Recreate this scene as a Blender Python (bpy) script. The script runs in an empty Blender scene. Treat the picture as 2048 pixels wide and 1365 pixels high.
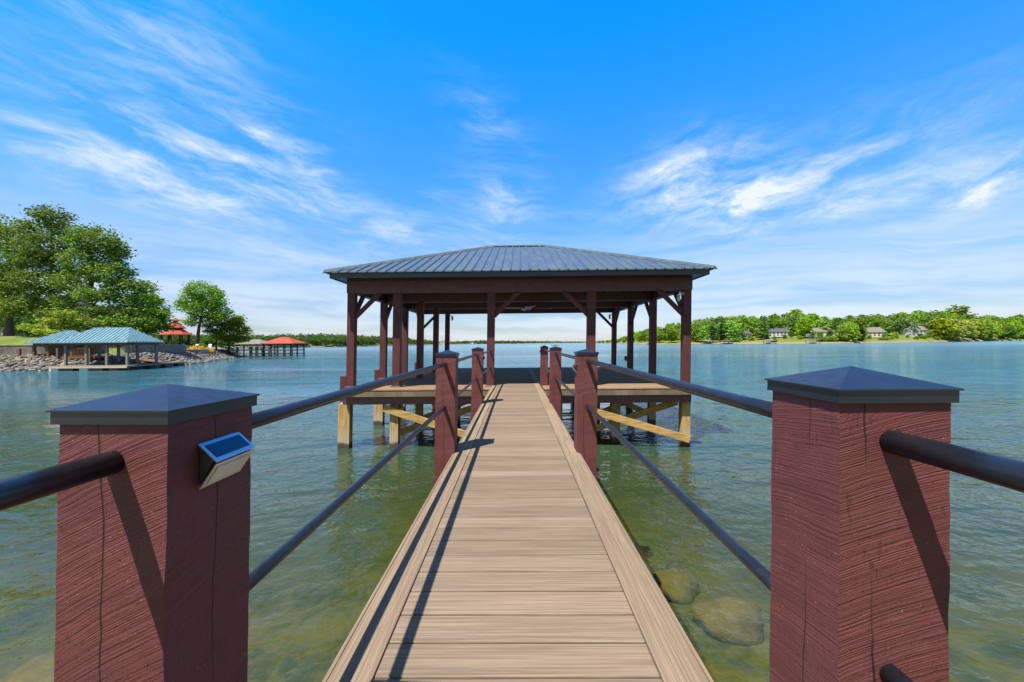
import bpy, math, random
import numpy as np
from mathutils import Vector, Matrix

R = math.radians
sc = bpy.context.scene
COL = sc.collection
rnd = random.Random(7)

# ---------------------------------------------------------------- camera
CAMZ = 1.06
F = 796.0
cam_d = bpy.data.cameras.new("camera")
cam_d.sensor_fit = 'HORIZONTAL'; cam_d.sensor_width = 36.0; cam_d.lens = 36.0 * F / 2048
cam_d.clip_start = 0.02; cam_d.clip_end = 12000
cam = bpy.data.objects.new("camera", cam_d); COL.objects.link(cam)
cam.matrix_world = (Matrix.Translation((0, 0, CAMZ)) @ Matrix.Rotation(R(0.576), 4, 'Z')
                    @ Matrix.Rotation(R(90.32), 4, 'X') @ Matrix.Rotation(R(-0.5), 4, 'Z'))
sc.camera = cam

# ---------------------------------------------------------------- look
sc.view_settings.view_transform = 'Standard'; sc.view_settings.look = 'None'
sc.view_settings.gamma = 1.0; sc.view_settings.use_curve_mapping = False
sc.view_settings.exposure = 0.72
sc.cycles.use_denoising = True
sc.cycles.max_bounces = 8; sc.cycles.transparent_max_bounces = 12
sc.cycles.glossy_bounces = 4; sc.cycles.diffuse_bounces = 3; sc.cycles.transmission_bounces = 4
sc.cycles.caustics_reflective = False; sc.cycles.caustics_refractive = False
sc.cycles.sample_clamp_indirect = 6.0

# sun: light travels toward +x (0.34), +y (0.43), down 1
SD = Vector((0.34, 0.39, -1.0)).normalized()
SUN_EL = math.asin(-SD.z)
SUN_AZ = math.atan2(-SD.x, -SD.y)           # direction to the sun, clockwise from +Y
sun_d = bpy.data.lights.new("sun", 'SUN'); sun_d.energy = 5.0; sun_d.angle = R(0.5)
sun_d.color = (1.0, 0.95, 0.87)
sun = bpy.data.objects.new("sun", sun_d); COL.objects.link(sun)
sun.rotation_euler = SD.to_track_quat('-Z', 'Y').to_euler(); sun.location = (-20, -25, 60)


# ---------------------------------------------------------------- node helpers
class NT:
    """tiny expression builder for shader nodes"""
    def __init__(s, tree):
        s.t = tree; s.n = tree.nodes; s.l = tree.links
    def put(s, sock, v):
        if v is None: return
        if isinstance(v, bpy.types.NodeSocket): s.l.new(v, sock)
        else: sock.default_value = v
    def node(s, typ, **kw):
        n = s.n.new(typ)
        for k, v in kw.items(): setattr(n, k, v)
        return n
    def m(s, op, a, b=None, c=None, clamp=False):
        n = s.n.new('ShaderNodeMath'); n.operation = op; n.use_clamp = clamp
        s.put(n.inputs[0], a); s.put(n.inputs[1], b); s.put(n.inputs[2], c)
        return n.outputs[0]
    def add(s, a, b): return s.m('ADD', a, b)
    def sub(s, a, b): return s.m('SUBTRACT', a, b)
    def mul(s, a, b): return s.m('MULTIPLY', a, b)
    def xyz(s, v):
        n = s.n.new('ShaderNodeSeparateXYZ'); s.put(n.inputs[0], v); return n.outputs
    def vec(s, x, y, z):
        n = s.n.new('ShaderNodeCombineXYZ')
        s.put(n.inputs[0], x); s.put(n.inputs[1], y); s.put(n.inputs[2], z); return n.outputs[0]
    def map(s, v, loc=(0, 0, 0), rot=(0, 0, 0), scale=(1, 1, 1)):
        n = s.n.new('ShaderNodeMapping'); s.put(n.inputs[0], v)
        n.inputs[1].default_value = loc; n.inputs[2].default_value = rot; n.inputs[3].default_value = scale
        return n.outputs[0]
    def noise(s, v, scale=1, detail=3, rough=.5, dist=0, out=0):
        n = s.n.new('ShaderNodeTexNoise'); s.put(n.inputs['Vector'], v)
        n.inputs['Scale'].default_value = scale; n.inputs['Detail'].default_value = detail
        n.inputs['Roughness'].default_value = rough; n.inputs['Distortion'].default_value = dist
        return n.outputs[out]
    def ramp(s, f, stops, interp='LINEAR'):
        n = s.n.new('ShaderNodeValToRGB'); s.put(n.inputs[0], f); e = n.color_ramp.elements
        n.color_ramp.interpolation = interp
        while len(e) < len(stops): e.new(.5)
        for i, (p, c) in enumerate(stops):
            e[i].position = p; e[i].color = (c[0], c[1], c[2], 1) if hasattr(c, '__len__') else (c, c, c, 1)
        return n.outputs[0]
    def step(s, f, a, b, lo=0., hi=1., kind='SMOOTHSTEP'):
        n = s.n.new('ShaderNodeMapRange'); n.interpolation_type = kind; s.put(n.inputs[0], f)
        n.inputs[1].default_value = a; n.inputs[2].default_value = b
        n.inputs[3].default_value = lo; n.inputs[4].default_value = hi
        return n.outputs[0]
    def mix(s, f, a, b, mode='MIX'):
        n = s.n.new('ShaderNodeMix'); n.data_type = 'RGBA'; n.blend_type = mode
        s.put(n.inputs[0], f)
        for i, v in ((6, a), (7, b)):
            if isinstance(v, tuple) and len(v) == 3: v = (*v, 1)
            s.put(n.inputs[i], v)
        return n.outputs[2]
    def bump(s, h, strength=.5, dist=.01, normal=None):
        n = s.n.new('ShaderNodeBump'); n.inputs['Strength'].default_value = strength
        n.inputs['Distance'].default_value = dist; s.put(n.inputs['Height'], h)
        if normal is not None: s.put(n.inputs['Normal'], normal)
        return n.outputs[0]
    def coord(s, which='Object'):
        return s.node('ShaderNodeTexCoord').outputs[which]
    def island(s): return s.node('ShaderNodeNewGeometry').outputs['Random Per Island']
    def pos(s): return s.node('ShaderNodeNewGeometry').outputs['Position']
    def objrand(s): return s.node('ShaderNodeObjectInfo').outputs['Random']
    def principled(s, color, rough=.6, metal=0, spec=.5, normal=None, **kw):
        p = s.n.new('ShaderNodeBsdfPrincipled')
        if isinstance(color, tuple) and len(color) == 3: color = (*color, 1)
        s.put(p.inputs['Base Color'], color); s.put(p.inputs['Roughness'], rough)
        s.put(p.inputs['Metallic'], metal); s.put(p.inputs['Specular IOR Level'], spec)
        if normal is not None: s.put(p.inputs['Normal'], normal)
        for k, v in kw.items(): s.put(p.inputs[k], v)
        return p.outputs[0]


def new_mat(name):
    m = bpy.data.materials.new(name); m.use_nodes = True; m.node_tree.nodes.clear()
    nt = NT(m.node_tree); out = nt.node('ShaderNodeOutputMaterial')
    return m, nt, out.inputs['Surface']


# ---------------------------------------------------------------- sky
def HZ(px): return 687.0 - (px - 1032) * 0.00873
def W(px, py, Y):                              # a point of the place at forward distance Y
    return ((px - 1032) / F * Y, Y, CAMZ + (HZ(px) - py) / F * Y)
def X(px, Y): return (px - 1032) / F * Y
def Z(px, py, Y): return CAMZ + (HZ(px) - py) / F * Y

world = bpy.data.worlds.new("World"); sc.world = world; world.use_nodes = True
world.node_tree.nodes.clear(); w = NT(world.node_tree)
sky = w.node('ShaderNodeTexSky', sky_type='NISHITA'); sky.sun_disc = False
sky.sun_elevation = SUN_EL; sky.sun_rotation = SUN_AZ % (2 * math.pi)
sky.altitude = 200; sky.air_density = 1.0; sky.dust_density = 0.3; sky.ozone_density = 3.0
D = w.coord('Generated'); dx, dy, dz = w.xyz(D)
az = w.m('ARCTAN2', dx, dy); el = w.m('ARCSINE', dz)
hs = w.node('ShaderNodeHueSaturation'); hs.inputs['Hue'].default_value = 0.493; hs.inputs['Saturation'].default_value = 1.25
hs.inputs['Value'].default_value = 1.0; w.l.new(sky.outputs[0], hs.inputs['Color'])
# deeper blue higher up, pale toward the horizon; unseen zenith warmed to neutralise fill
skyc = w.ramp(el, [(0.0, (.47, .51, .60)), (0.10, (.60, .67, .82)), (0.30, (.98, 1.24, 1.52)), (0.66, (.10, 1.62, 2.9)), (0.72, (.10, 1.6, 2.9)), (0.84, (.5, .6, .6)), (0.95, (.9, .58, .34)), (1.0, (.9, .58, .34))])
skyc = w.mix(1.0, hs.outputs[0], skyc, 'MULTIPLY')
skyc = w.mix(w.step(dy, .15, -.25), skyc, w.mix(1.0, skyc, (.95, .62, .40), 'MULTIPLY'))  # warm tint added to the unseen sky behind the viewer, offsets blue fill
c3 = w.vec(w.mul(az, 1.0), w.mul(el, 1.0), 0.0)
# warped streak coordinates
warp = w.noise(c3, 3.0, 4, .6, out=1)
wx, wy, _ = w.xyz(warp)
au = w.add(az, w.mul(w.sub(wx, .5), .12)); ev = w.add(el, w.mul(w.sub(wy, .5), .07))
def streak(ang, sx, sy, scale, detail, rough, seed):
    ca, sa = math.cos(ang), math.sin(ang)
    u = w.add(w.mul(au, ca), w.mul(ev, sa)); v = w.sub(w.mul(ev, ca), w.mul(au, sa))
    return w.noise(w.vec(w.mul(u, sx), w.mul(v, sy), seed), scale, detail, rough, .3)
n_left = streak(R(-5), 1.0, 4.4, 5.2, 8, .62, 3.3)
n_right = streak(R(8), 1.2, 3.6, 5.5, 8, .64, 9.1)
n_low = streak(R(-2), 1.0, 9.0, 2.6, 6, .55, 5.2)
n_fine = streak(R(-18), 1.4, 5.0, 14.0, 5, .6, 1.7)
def blob(px, py, rx, ry, ang=0, amp=1.0):
    """soft ellipse of cloud cover around a direction in the sky"""
    a0 = math.atan2(px - 1032, F); e0 = math.atan2(HZ(px) - py, math.hypot(px - 1032, F))
    k = math.cos(a0)
    rx = rx / F * k * k; ry = ry / F * k
    ca, sa = math.cos(R(ang)), math.sin(R(ang))
    da = w.sub(au, a0); de = w.sub(ev, e0)
    u = w.mul(w.add(w.mul(da, ca), w.mul(de, sa)), 1 / rx)
    v = w.mul(w.sub(w.mul(de, ca), w.mul(da, sa)), 1 / ry)
    d = w.add(w.mul(u, u), w.mul(v, v))
    return w.mul(w.m('EXPONENT', w.mul(d, -1.0)), amp)
def total(lst):
    t = lst[0]
    for q in lst[1:]: t = w.add(t, q)
    return t
left = total([blob(330, 110, 300, 110, -20, .55), blob(300, 290, 260, 62, -14, .85), blob(440, 305, 70, 30, -20, .7),
              blob(120, 300, 150, 35, -8, .6), blob(350, 400, 330, 48, -16, 1.0), blob(600, 320, 90, 46, -35, .8),
              blob(510, 255, 40, 20, -45, .8), blob(720, 440, 260, 45, -12, .75), blob(800, 480, 80, 26, 20, .5),
              blob(980, 240, 90, 45, -25, .5), blob(1010, 420, 85, 62, -35, .85), blob(1150, 440, 60, 12, -5, .7),
              blob(870, 400, 30, 22, 20, .5)])
right = total([blob(1390, 380, 130, 70, 0, 1.2), blob(1470, 440, 60, 50, -20, .9), blob(1560, 370, 150, 34, 8, .8),
               blob(1740, 400, 170, 30, 4, .7), blob(1950, 385, 160, 24, 14, 1.1), blob(1780, 320, 220, 90, 5, .42),
               blob(2010, 330, 120, 40, 15, .5), blob(1320, 350, 60, 22, 25, .5)])
cl = w.mul(w.mul(left, .66), w.step(n_left, .36, .76)); cl = w.mul(cl, w.step(n_fine, .25, .6, .65, 1.15))
cr = w.mul(w.mul(right, .85), w.step(n_right, .34, .74)); cr = w.mul(cr, w.step(n_fine, .25, .6, .7, 1.15))
veil = w.mul(w.step(el, .34, .06), w.step(n_low, .34, .64, .25, 1.0))
veil = w.mul(veil, .62)
cov = w.m('ADD', w.add(cl, cr), veil); cov = w.m('MINIMUM', cov, 0.93)
skyfinal = w.mix(cov, skyc, (5.6, 6.0, 6.8))
# unseen pale cover added overhead and behind the viewer to whiten the fill light
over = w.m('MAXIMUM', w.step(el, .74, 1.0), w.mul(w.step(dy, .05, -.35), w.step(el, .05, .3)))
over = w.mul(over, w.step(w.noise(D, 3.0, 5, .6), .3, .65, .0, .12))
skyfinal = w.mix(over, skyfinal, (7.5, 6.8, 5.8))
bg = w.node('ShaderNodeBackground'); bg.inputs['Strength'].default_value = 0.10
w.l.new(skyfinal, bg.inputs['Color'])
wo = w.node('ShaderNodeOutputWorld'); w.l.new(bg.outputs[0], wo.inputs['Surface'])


# ---------------------------------------------------------------- mesh helpers
class MB:
    def __init__(s): s.v = []; s.f = []; s.mi = []
    def raw(s, vs, fs, mi=0):
        o = len(s.v); s.v += [tuple(p) for p in vs]; s.f += [tuple(i + o for i in f) for f in fs]
        s.mi += [mi] * len(fs); return s
    def box(s, x0, x1, y0, y1, z0, z1, mi=0):
        vs = [(x, y, z) for z in (z0, z1) for y in (y0, y1) for x in (x0, x1)]
        return s.raw(vs, [(0, 2, 3, 1), (4, 5, 7, 6), (0, 1, 5, 4), (2, 6, 7, 3), (0, 4, 6, 2), (1, 3, 7, 5)], mi)
    def beam(s, p, q, wd, ht, mi=0, up=(0, 0, 1)):
        p = Vector(p); q = Vector(q); d = (q - p).normalized(); up = Vector(up)
        sd = d.cross(up).normalized() if abs(d.dot(up)) < .999 else Vector((1, 0, 0))
        u = sd.cross(d).normalized(); vs = []
        for e in (p, q):
            for a, b in ((-1, -1), (1, -1), (1, 1), (-1, 1)): vs.append(e + sd * a * wd / 2 + u * b * ht / 2)
        return s.raw(vs, [(0, 3, 2, 1), (4, 5, 6, 7), (0, 1, 5, 4), (1, 2, 6, 5), (2, 3, 7, 6), (3, 0, 4, 7)], mi)
    def tube(s, pts, r, seg=12, mi=0, cap=True):
        pts = [Vector(p) for p in pts]; n = len(pts); rs = r if hasattr(r, '__len__') else [r] * n
        o = len(s.v); prev = None
        for i, p in enumerate(pts):
            d = (pts[min(i + 1, n - 1)] - pts[max(i - 1, 0)]).normalized()
            a = prev if prev is not None else (Vector((0, 0, 1)) if abs(d.z) < .9 else Vector((1, 0, 0)))
            sd = d.cross(a).normalized(); u = sd.cross(d).normalized(); prev = u
            for k in range(seg):
                t = 2 * math.pi * k / seg; s.v.append(tuple(p + (sd * math.cos(t) + u * math.sin(t)) * rs[i]))
        for i in range(n - 1):
            for k in range(seg):
                a = o + i * seg + k; b = o + i * seg + (k + 1) % seg
                s.f.append((a, b, b + seg, a + seg)); s.mi.append(mi)
        if cap:
            s.f.append(tuple(o + k for k in range(seg))[::-1]); s.f.append(tuple(o + (n - 1) * seg + k for k in range(seg)))
            s.mi += [mi, mi]
        return s
    def prism(s, poly, z0, z1, mi=0):
        n = len(poly); vs = [(x, y, z0) for x, y in poly] + [(x, y, z1) for x, y in poly]
        fs = [tuple(range(n))[::-1], tuple(range(n, 2 * n))] + [(i, (i + 1) % n, n + (i + 1) % n, n + i) for i in range(n)]
        return s.raw(vs, fs, mi)
    def extr(s, prof, axis, a0, a1, mi=0):
        """profile extruded along an axis; prof = 2D points in the other two axes"""
        n = len(prof)
        def pt(p, a):
            return {'x': (a, p[0], p[1]), 'y': (p[0], a, p[1])}[axis]
        vs = [pt(p, a0) for p in prof] + [pt(p, a1) for p in prof]
        fs = [tuple(range(n)), tuple(range(n, 2 * n))[::-1]] + [((i + 1) % n, i, n + i, n + (i + 1) % n) for i in range(n)]
        return s.raw(vs, fs, mi)
    def build(s, name, mats, parent=None, org=(0, 0, 0), shear=0.0, smooth=False, bevel=0, rotz=0):
        vs = s.v
        if shear: vs = [(x + shear * z, y, z) for x, y, z in vs]
        me = bpy.data.meshes.new(name)
        par = Vector((0, 0, 0))
        if parent is not None:
            par = world_loc(parent)
        o3 = Vector(org)
        me.from_pydata([(x - o3.x, y - o3.y, z - o3.z) for x, y, z in vs], [], s.f)
        if not isinstance(mats, (list, tuple)): mats = [mats]
        for m in mats: me.materials.append(m)
        if len(mats) > 1: me.polygons.foreach_set('material_index', s.mi)
        if smooth: me.polygons.foreach_set('use_smooth', [True] * len(me.polygons))
        me.update()
        import bmesh
        if len(s.v) < 60000 and not getattr(s, 'open', False):
            bm = bmesh.new(); bm.from_mesh(me); bmesh.ops.recalc_face_normals(bm, faces=bm.faces); bm.to_mesh(me); bm.free()
        ob = bpy.data.objects.new(name, me); COL.objects.link(ob)
        if parent is not None: ob.parent = parent
        ob.location = o3 - par
        LOC[ob.name] = o3
        if rotz: ob.rotation_euler[2] = rotz
        if bevel:
            b = ob.modifiers.new('bevel', 'BEVEL'); b.width = bevel; b.segments = 2; b.limit_method = 'ANGLE'
        return ob

LOC = {}
def world_loc(o): return LOC.get(o.name, Vector((0, 0, 0)))

def npmesh(name, V, Fq, mats, parent=None, org=(0, 0, 0), mi=None, link=True):
    """fast mesh of quads from numpy arrays"""
    me = bpy.data.meshes.new(name); n = len(V); k = len(Fq)
    me.vertices.add(n); me.vertices.foreach_set('co', (V - np.array(org)).astype(np.float32).ravel())
    s = Fq.shape[1]
    me.loops.add(k * s); me.loops.foreach_set('vertex_index', Fq.astype(np.int32).ravel())
    me.polygons.add(k); me.polygons.foreach_set('loop_start', np.arange(k, dtype=np.int32) * s)
    for m in (mats if isinstance(mats, (list, tuple)) else [mats]): me.materials.append(m)
    if mi is not None: me.polygons.foreach_set('material_index', mi.astype(np.int32))
    me.update(calc_edges=True); me.validate()
    if not link: return me
    ob = bpy.data.objects.new(name, me); COL.objects.link(ob)
    par = world_loc(parent) if parent is not None else Vector((0, 0, 0))
    if parent is not None: ob.parent = parent
    ob.location = Vector(org) - par; LOC[ob.name] = Vector(org)
    return ob

def tag(o, label=None, cat=None, group=None, kind=None):
    if label: o['label'] = label
    if cat: o['category'] = cat
    if group: o['group'] = group
    if kind: o['kind'] = kind
    return o

def thing(name, label, cat, loc=(0, 0, 0), group=None):
    o = bpy.data.objects.new(name, None); COL.objects.link(o); o.location = loc; o.empty_display_size = .2
    LOC[o.name] = Vector(loc); return tag(o, label, cat, group)

def copy_tree(o, parent=None):
    c = o.copy(); COL.objects.link(c)
    if parent is not None: c.parent = parent
    for ch in list(o.children): copy_tree(ch, c)
    return c


# ---------------------------------------------------------------- materials
def mat_painted_wood(name, base, rough_saw=1.0, cracks=True):
    m, t, out = new_mat(name)
    c = t.coord('Object'); x, y, z = t.xyz(c); r = t.objrand()
    # circular saw marks: arcs around a far-off centre, one set across x-z, one across y-z
    wob = t.noise(c, 6, 3, .5)
    def arcs(a, k, ca, cz, f):
        dz_ = t.add(z, cz); da = t.add(a, ca)
        rad = t.m('SQRT', t.add(t.mul(da, da), t.mul(dz_, dz_)))
        ph = t.add(t.mul(rad, f), t.mul(wob, 5.0 * k))
        nn = t.noise(t.vec(ph, t.mul(a, 3.0), t.mul(z, 1.0)), 1.0, 3, .6)
        return nn
    a1 = arcs(x, 1, t.sub(-.40, t.mul(r, .5)), .65, 330.)
    a2 = arcs(y, 1, t.add(.3, t.mul(r, -.9)), .9, 330.)
    nrm = t.node('ShaderNodeNewGeometry').outputs['Normal']; nx, ny, nz = t.xyz(nrm)
    side = t.m('GREATER_THAN', t.m('ABSOLUTE', nx), .6)
    saw = t.node('ShaderNodeMix'); saw.data_type = 'FLOAT'; t.l.new(side, saw.inputs[0]); t.l.new(a1, saw.inputs[2]); t.l.new(a2, saw.inputs[3])
    saw = saw.outputs[0]
    patch = t.step(t.noise(c, 9, 3, .6), .35, .65, .25, 1.0)
    saw = t.add(.5, t.mul(t.sub(saw, .5), patch))
    grain = t.noise(t.map(c, scale=(60, 60, 5)), 1, 3, .6)
    lump = t.noise(c, 170, 4, .75)
    pits = t.step(t.noise(t.map(c, scale=(150, 150, 70)), 1, 2, .5), .30, .38)
    h = t.add(t.mul(t.step(saw, .38, .62), .9), t.add(t.mul(grain, .35), t.mul(lump, .9)))
    h = t.add(h, t.mul(pits, .5))
    blotch = t.noise(c, 3.5, 4, .6)
    col = t.mix(t.step(blotch, .3, .7), tuple(b * .84 for b in base), tuple(b * 1.12 for b in base))
    col = t.mix(t.step(saw, .40, .33, 0, .70), col, tuple(b * .25 for b in base))
    col = t.mix(t.step(saw, .54, .62, 0, .35), col, tuple(min(1, b * 1.5 + .01) for b in base))
    chip = t.step(t.noise(c, 160, 2, .5), .70, .74)
    col = t.mix(t.mul(chip, .45), col, (.42, .27, .24))
    if cracks:
        wv = t.noise(t.vec(0.0, t.mul(r, 9.0), t.mul(z, 3.5)), 1, 3, .5)
        off = t.mul(t.sub(wv, .5), .05)
        def crack(a, p, wd):
            d = t.m('ABSOLUTE', t.sub(t.add(a, off), p)); return t.step(d, wd, wd * .35)
        ck = t.m('MAXIMUM', crack(x, t.add(-.03, t.mul(r, .05)), .0021), crack(y, t.add(-.02, t.mul(r, .04)), .0021))
        ckm = t.mul(ck, t.step(t.noise(t.vec(1.0, r, t.mul(z, 1.3)), 1.6, 2, .5), .34, .44))
        ckm = t.mul(ckm, t.m('LESS_THAN', t.m('ABSOLUTE', nz), .5))
        col = t.mix(t.mul(ckm, .9), col, tuple(b * .12 for b in base))
        h = t.sub(h, t.mul(ckm, 2.5))
    tear = t.step(t.noise(t.map(c, scale=(90, 90, 22)), 1, 4, .7), .60, .68)
    tear = t.mul(tear, t.step(t.noise(c, 7, 2, .5), .42, .62))
    col = t.mix(t.mul(tear, .45), col, tuple(q * .3 for q in base)); h = t.sub(h, t.mul(tear, .8))
    b = t.bump(h, .75 * rough_saw, .0021)
    t.l.new(t.principled(col, .62, spec=.35, normal=b), out)
    return m

def mat_board(name, axis, base=(.285, .213, .148), gray=(.15, .122, .098), spec=.16):
    """composite deck board: streaks along the board"""
    m, t, out = new_mat(name)
    p = t.coord('Object'); isl = t.island()
    seed = t.mul(isl, 37.0); x, y, z = t.xyz(p)
    if axis == 'x': c = t.vec(t.add(x, seed), t.mul(y, 1.0), seed)
    else: c = t.vec(t.add(y, seed), t.mul(x, 1.0), seed)
    s1 = t.noise(t.map(c, scale=(2.0, 120, 1)), 1, 5, .65)
    s2 = t.noise(t.map(c, scale=(1.3, 34, 1)), 1, 4, .6, .4)
    s3 = t.noise(t.map(c, scale=(5.5, 260, 1)), 1, 3, .6)
    col = t.mix(t.step(s1, .38, .62), base, tuple(b * .64 for b in base))
    col = t.mix(t.step(s2, .53, .72, 0, .75), col, gray)
    dark = t.mul(t.step(s1, .62, .74), t.step(s2, .48, .62))
    col = t.mix(t.mul(dark, .9), col, (.10, .09, .085))
    col = t.mix(t.step(s3, .35, .68, 0, .30), col, tuple(b * .55 for b in base))
    tone = t.node('ShaderNodeHueSaturation'); t.l.new(col, tone.inputs['Color'])
    t.l.new(t.step(isl, 0, 1, .80, 1.08, 'LINEAR'), tone.inputs['Value'])
    spots = t.step(t.noise(t.pos(), 55, 2, .5), .735, .76)
    col = t.mix(t.mul(spots, .5), tone.outputs[0], (.16, .13, .11))
    h = t.add(t.mul(s3, .6), t.mul(s1, .6))
    t.l.new(t.principled(col, .72, spec=spec, normal=t.bump(h, .5, .0015)), out)
    return m

def mat_simple(name, color, rough=.5, metal=0, spec=.5, nz=.12, scale=8, bump=0, bdist=.003, bscale=60, coat=0):
    m, t, out = new_mat(name); c = t.coord('Object')
    n = t.noise(c, scale, 4, .6)
    col = t.mix(t.step(n, .3, .7), tuple(v * (1 - nz) for v in color), tuple(min(1, v * (1 + nz)) for v in color))
    nrm = t.bump(t.noise(c, bscale, 3, .6), bump, bdist) if bump else None
    rr = t.step(t.noise(c, scale * 2.7, 3, .5), .3, .7, rough * .85, min(1, rough * 1.15))
    t.l.new(t.principled(col, rr, metal, spec, nrm, **({'Coat Weight': coat} if coat else {})), out); return m

def mat_timber(name, base, waterline=None, gs=(28, 28, 2.5)):
    m, t, out = new_mat(name); c = t.coord('Object'); p = t.pos(); isl = t.island()
    g = t.noise(t.map(c, scale=gs), 1, 5, .65, .5)
    gb = t.noise(c, 5, 4, .6)
    col = t.mix(t.step(g, .35, .68), base, tuple(b * .55 for b in base))
    col = t.mix(t.step(gb, .45, .75, 0, .5), col, (base[0] * .6, base[1] * .68, base[2] * .75))
    if waterline is not None:
        _, _, z = t.xyz(p)
        zz = t.add(z, t.mul(t.sub(gb, .5), .14))
        col = t.mix(t.step(zz, waterline + .62, waterline + .22, 0, .72), col, (.44, .37, .25))
        col = t.mix(t.step(zz, waterline + .17, waterline + .10, 0, .93), col, (.055, .035, .022))
    t.l.new(t.principled(col, .75, spec=.25, normal=t.bump(g, .5, .006)), out); return m

def mat_metal_roof(name, base, rough=.35, dusty=.25, metal=.2):
    m, t, out = new_mat(name); c = t.coord('Object')
    n = t.noise(t.map(c, scale=(6, 1.2, 1.2)), 1, 5, .7); n2 = t.noise(c, 45, 3, .7)
    f = t.m('MINIMUM', t.add(t.step(n, .4, .7, 0, dusty), t.step(n2, .5, .8, 0, dusty)), 1.0)
    col = t.mix(f, base, tuple(min(1, b * 1.8 + .03) for b in base))
    t.l.new(t.principled(col, t.step(n, .3, .7, rough * .8, rough * 1.3), metal, .6, t.bump(n2, .08, .002)), out); return m

def mat_leaf(name, c1, c2, c3, trans=.35):
    m, t, out = new_mat(name); isl = t.island(); r = t.objrand()
    n = t.noise(t.coord('Object'), .8, 4, .65)
    v = t.m('FRACT', t.add(t.mul(isl, 3.7), t.mul(r, 5.0)))
    col = t.mix(v, c1, c2); col = t.mix(t.step(n, .45, .68), col, c3)
    hh = t.node('ShaderNodeHueSaturation'); t.l.new(col, hh.inputs['Color'])
    t.l.new(t.step(r, 0, 1, .478, .512, 'LINEAR'), hh.inputs['Hue'])
    t.l.new(t.step(t.m('FRACT', t.mul(r, 7.3)), 0, 1, .72, 1.22, 'LINEAR'), hh.inputs['Value'])
    t.l.new(t.step(t.m('FRACT', t.mul(r, 13.7)), 0, 1, .82, 1.06, 'LINEAR'), hh.inputs['Saturation'])
    d = t.principled(hh.outputs[0], .7, spec=.08)
    tr = t.node('ShaderNodeBsdfTranslucent'); t.l.new(hh.outputs[0], tr.inputs['Color'])
    mx = t.node('ShaderNodeMixShader'); mx.inputs[0].default_value = trans * .65
    t.l.new(d, mx.inputs[1]); t.l.new(tr.outputs[0], mx.inputs[2]); t.l.new(mx.outputs[0], out); return m

M = {}
MAROON = (.132, .037, .035)
M['post'] = mat_painted_wood('painted_rough_wood', MAROON)
M['maroon'] = mat_painted_wood('painted_timber', (.095, .027, .028), .6, False)
M['maroon_smooth'] = mat_simple('painted_beam', (.080, .024, .027), .5, nz=.12, scale=3, bump=.2)
M['board_x'] = mat_board('composite_board_across', 'x')
M['board_y'] = mat_board('composite_board_along', 'y', (.325, .238, .158), (.215, .165, .122))
M['deck_x'] = mat_board('platform_board', 'x', (.34, .225, .135), (.20, .14, .09), .03)
M['pipe'] = mat_simple('black_powder_coat', (.012, .015, .020), .33, 0, .42, .2, 30, .05, .001, 400)
M['cap'] = mat_simple('dark_cap_metal', (.009, .012, .017), .38, 0, .70, .2, 20, .25, .001, 350)
M['roof'] = mat_metal_roof('charcoal_metal_roof', (.075, .100, .112), .36, .30, .05)
M['rooftrim'] = mat_simple('navy_metal_trim', (.014, .022, .032), .35, .1, .6)
M['pine'] = mat_timber('treated_pine', (.56, .36, .14), -1.49)
M['pine_dry'] = mat_timber('treated_pine_brace', (.60, .37, .125), None, (3, 24, 24))
M['steel'] = mat_simple('brushed_steel', (.62, .60, .55), .28, .9, .6, .06, 12)
M['panel'] = mat_simple('solar_cell', (.008, .010, .022), .15, 0, .7, .1)
M['lens'] = mat_simple('frosted_lens', (.62, .60, .52), .35, 0, .6, .08)
M['darkplastic'] = mat_simple('dark_plastic', (.03, .02, .02), .5)
M['white'] = mat_simple('white_paint', (.75, .75, .73), .5, 0, .4, .06)
M['silver'] = mat_simple('satin_silver', (.55, .57, .6), .35, .6, .5)
M['siding'] = mat_simple('pale_siding', (.46, .46, .44), .7, 0, .3, .1, 1.5)
M['glass'] = mat_simple('dark_window_glass', (.02, .03, .04), .08, 0, .8)
M['blueroof'] = mat_metal_roof('blue_metal_roof', (.125, .245, .295), .45, .25)
M['redroof'] = mat_simple('red_shingle_roof', (.38, .07, .045), .75, 0, .3, .2, 2, .3, .03, 5)
M['greyroof'] = mat_simple('grey_shingle_roof', (.20, .18, .17), .85, 0, .2, .2, 1.5)
M['darkroof'] = mat_simple('slate_shingle_roof', (.09, .10, .12), .8, 0, .2, .2, 1.5)
M['browntimber'] = mat_timber('brown_stained_timber', (.24, .115, .065))
M['greytimber'] = mat_timber('weathered_grey_timber', (.27, .25, .21))
M['darktimber'] = mat_timber('dark_timber', (.09, .065, .05))
M['bark'] = mat_timber('tree_bark', (.115, .09, .07))
M['leaf_a'] = mat_leaf('leaf_maple', (.13, .27, .020), (.25, .42, .025), (.06, .14, .020))
M['leaf_b'] = mat_leaf('leaf_oak', (.10, .21, .018), (.22, .36, .026), (.32, .40, .030))
M['leaf_c'] = mat_leaf('leaf_bright', (.17, .38, .016), (.29, .52, .020), (.11, .25, .016))
M['leaf_d'] = mat_leaf('leaf_dark', (.04, .095, .022), (.08, .145, .03), (.05, .11, .022))
M['leaf_y'] = mat_leaf('leaf_yellow', (.27, .36, .015), (.38, .44, .02), (.16, .28, .018))
M['stone'] = mat_simple('stone_wall', (.30, .27, .23), .85, 0, .2, .35, 2.0, .5, .05, 4)
M['stonedark'] = mat_simple('retaining_stone', (.19, .165, .14), .85, 0, .2, .35, 2.5, .5, .05, 4)
M['houseblue'] = mat_simple('grey_siding', (.35, .37, .38), .7, 0, .3, .08)
M['tan'] = mat_simple('tan_stucco', (.52, .42, .30), .8, 0, .2, .15)
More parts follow.
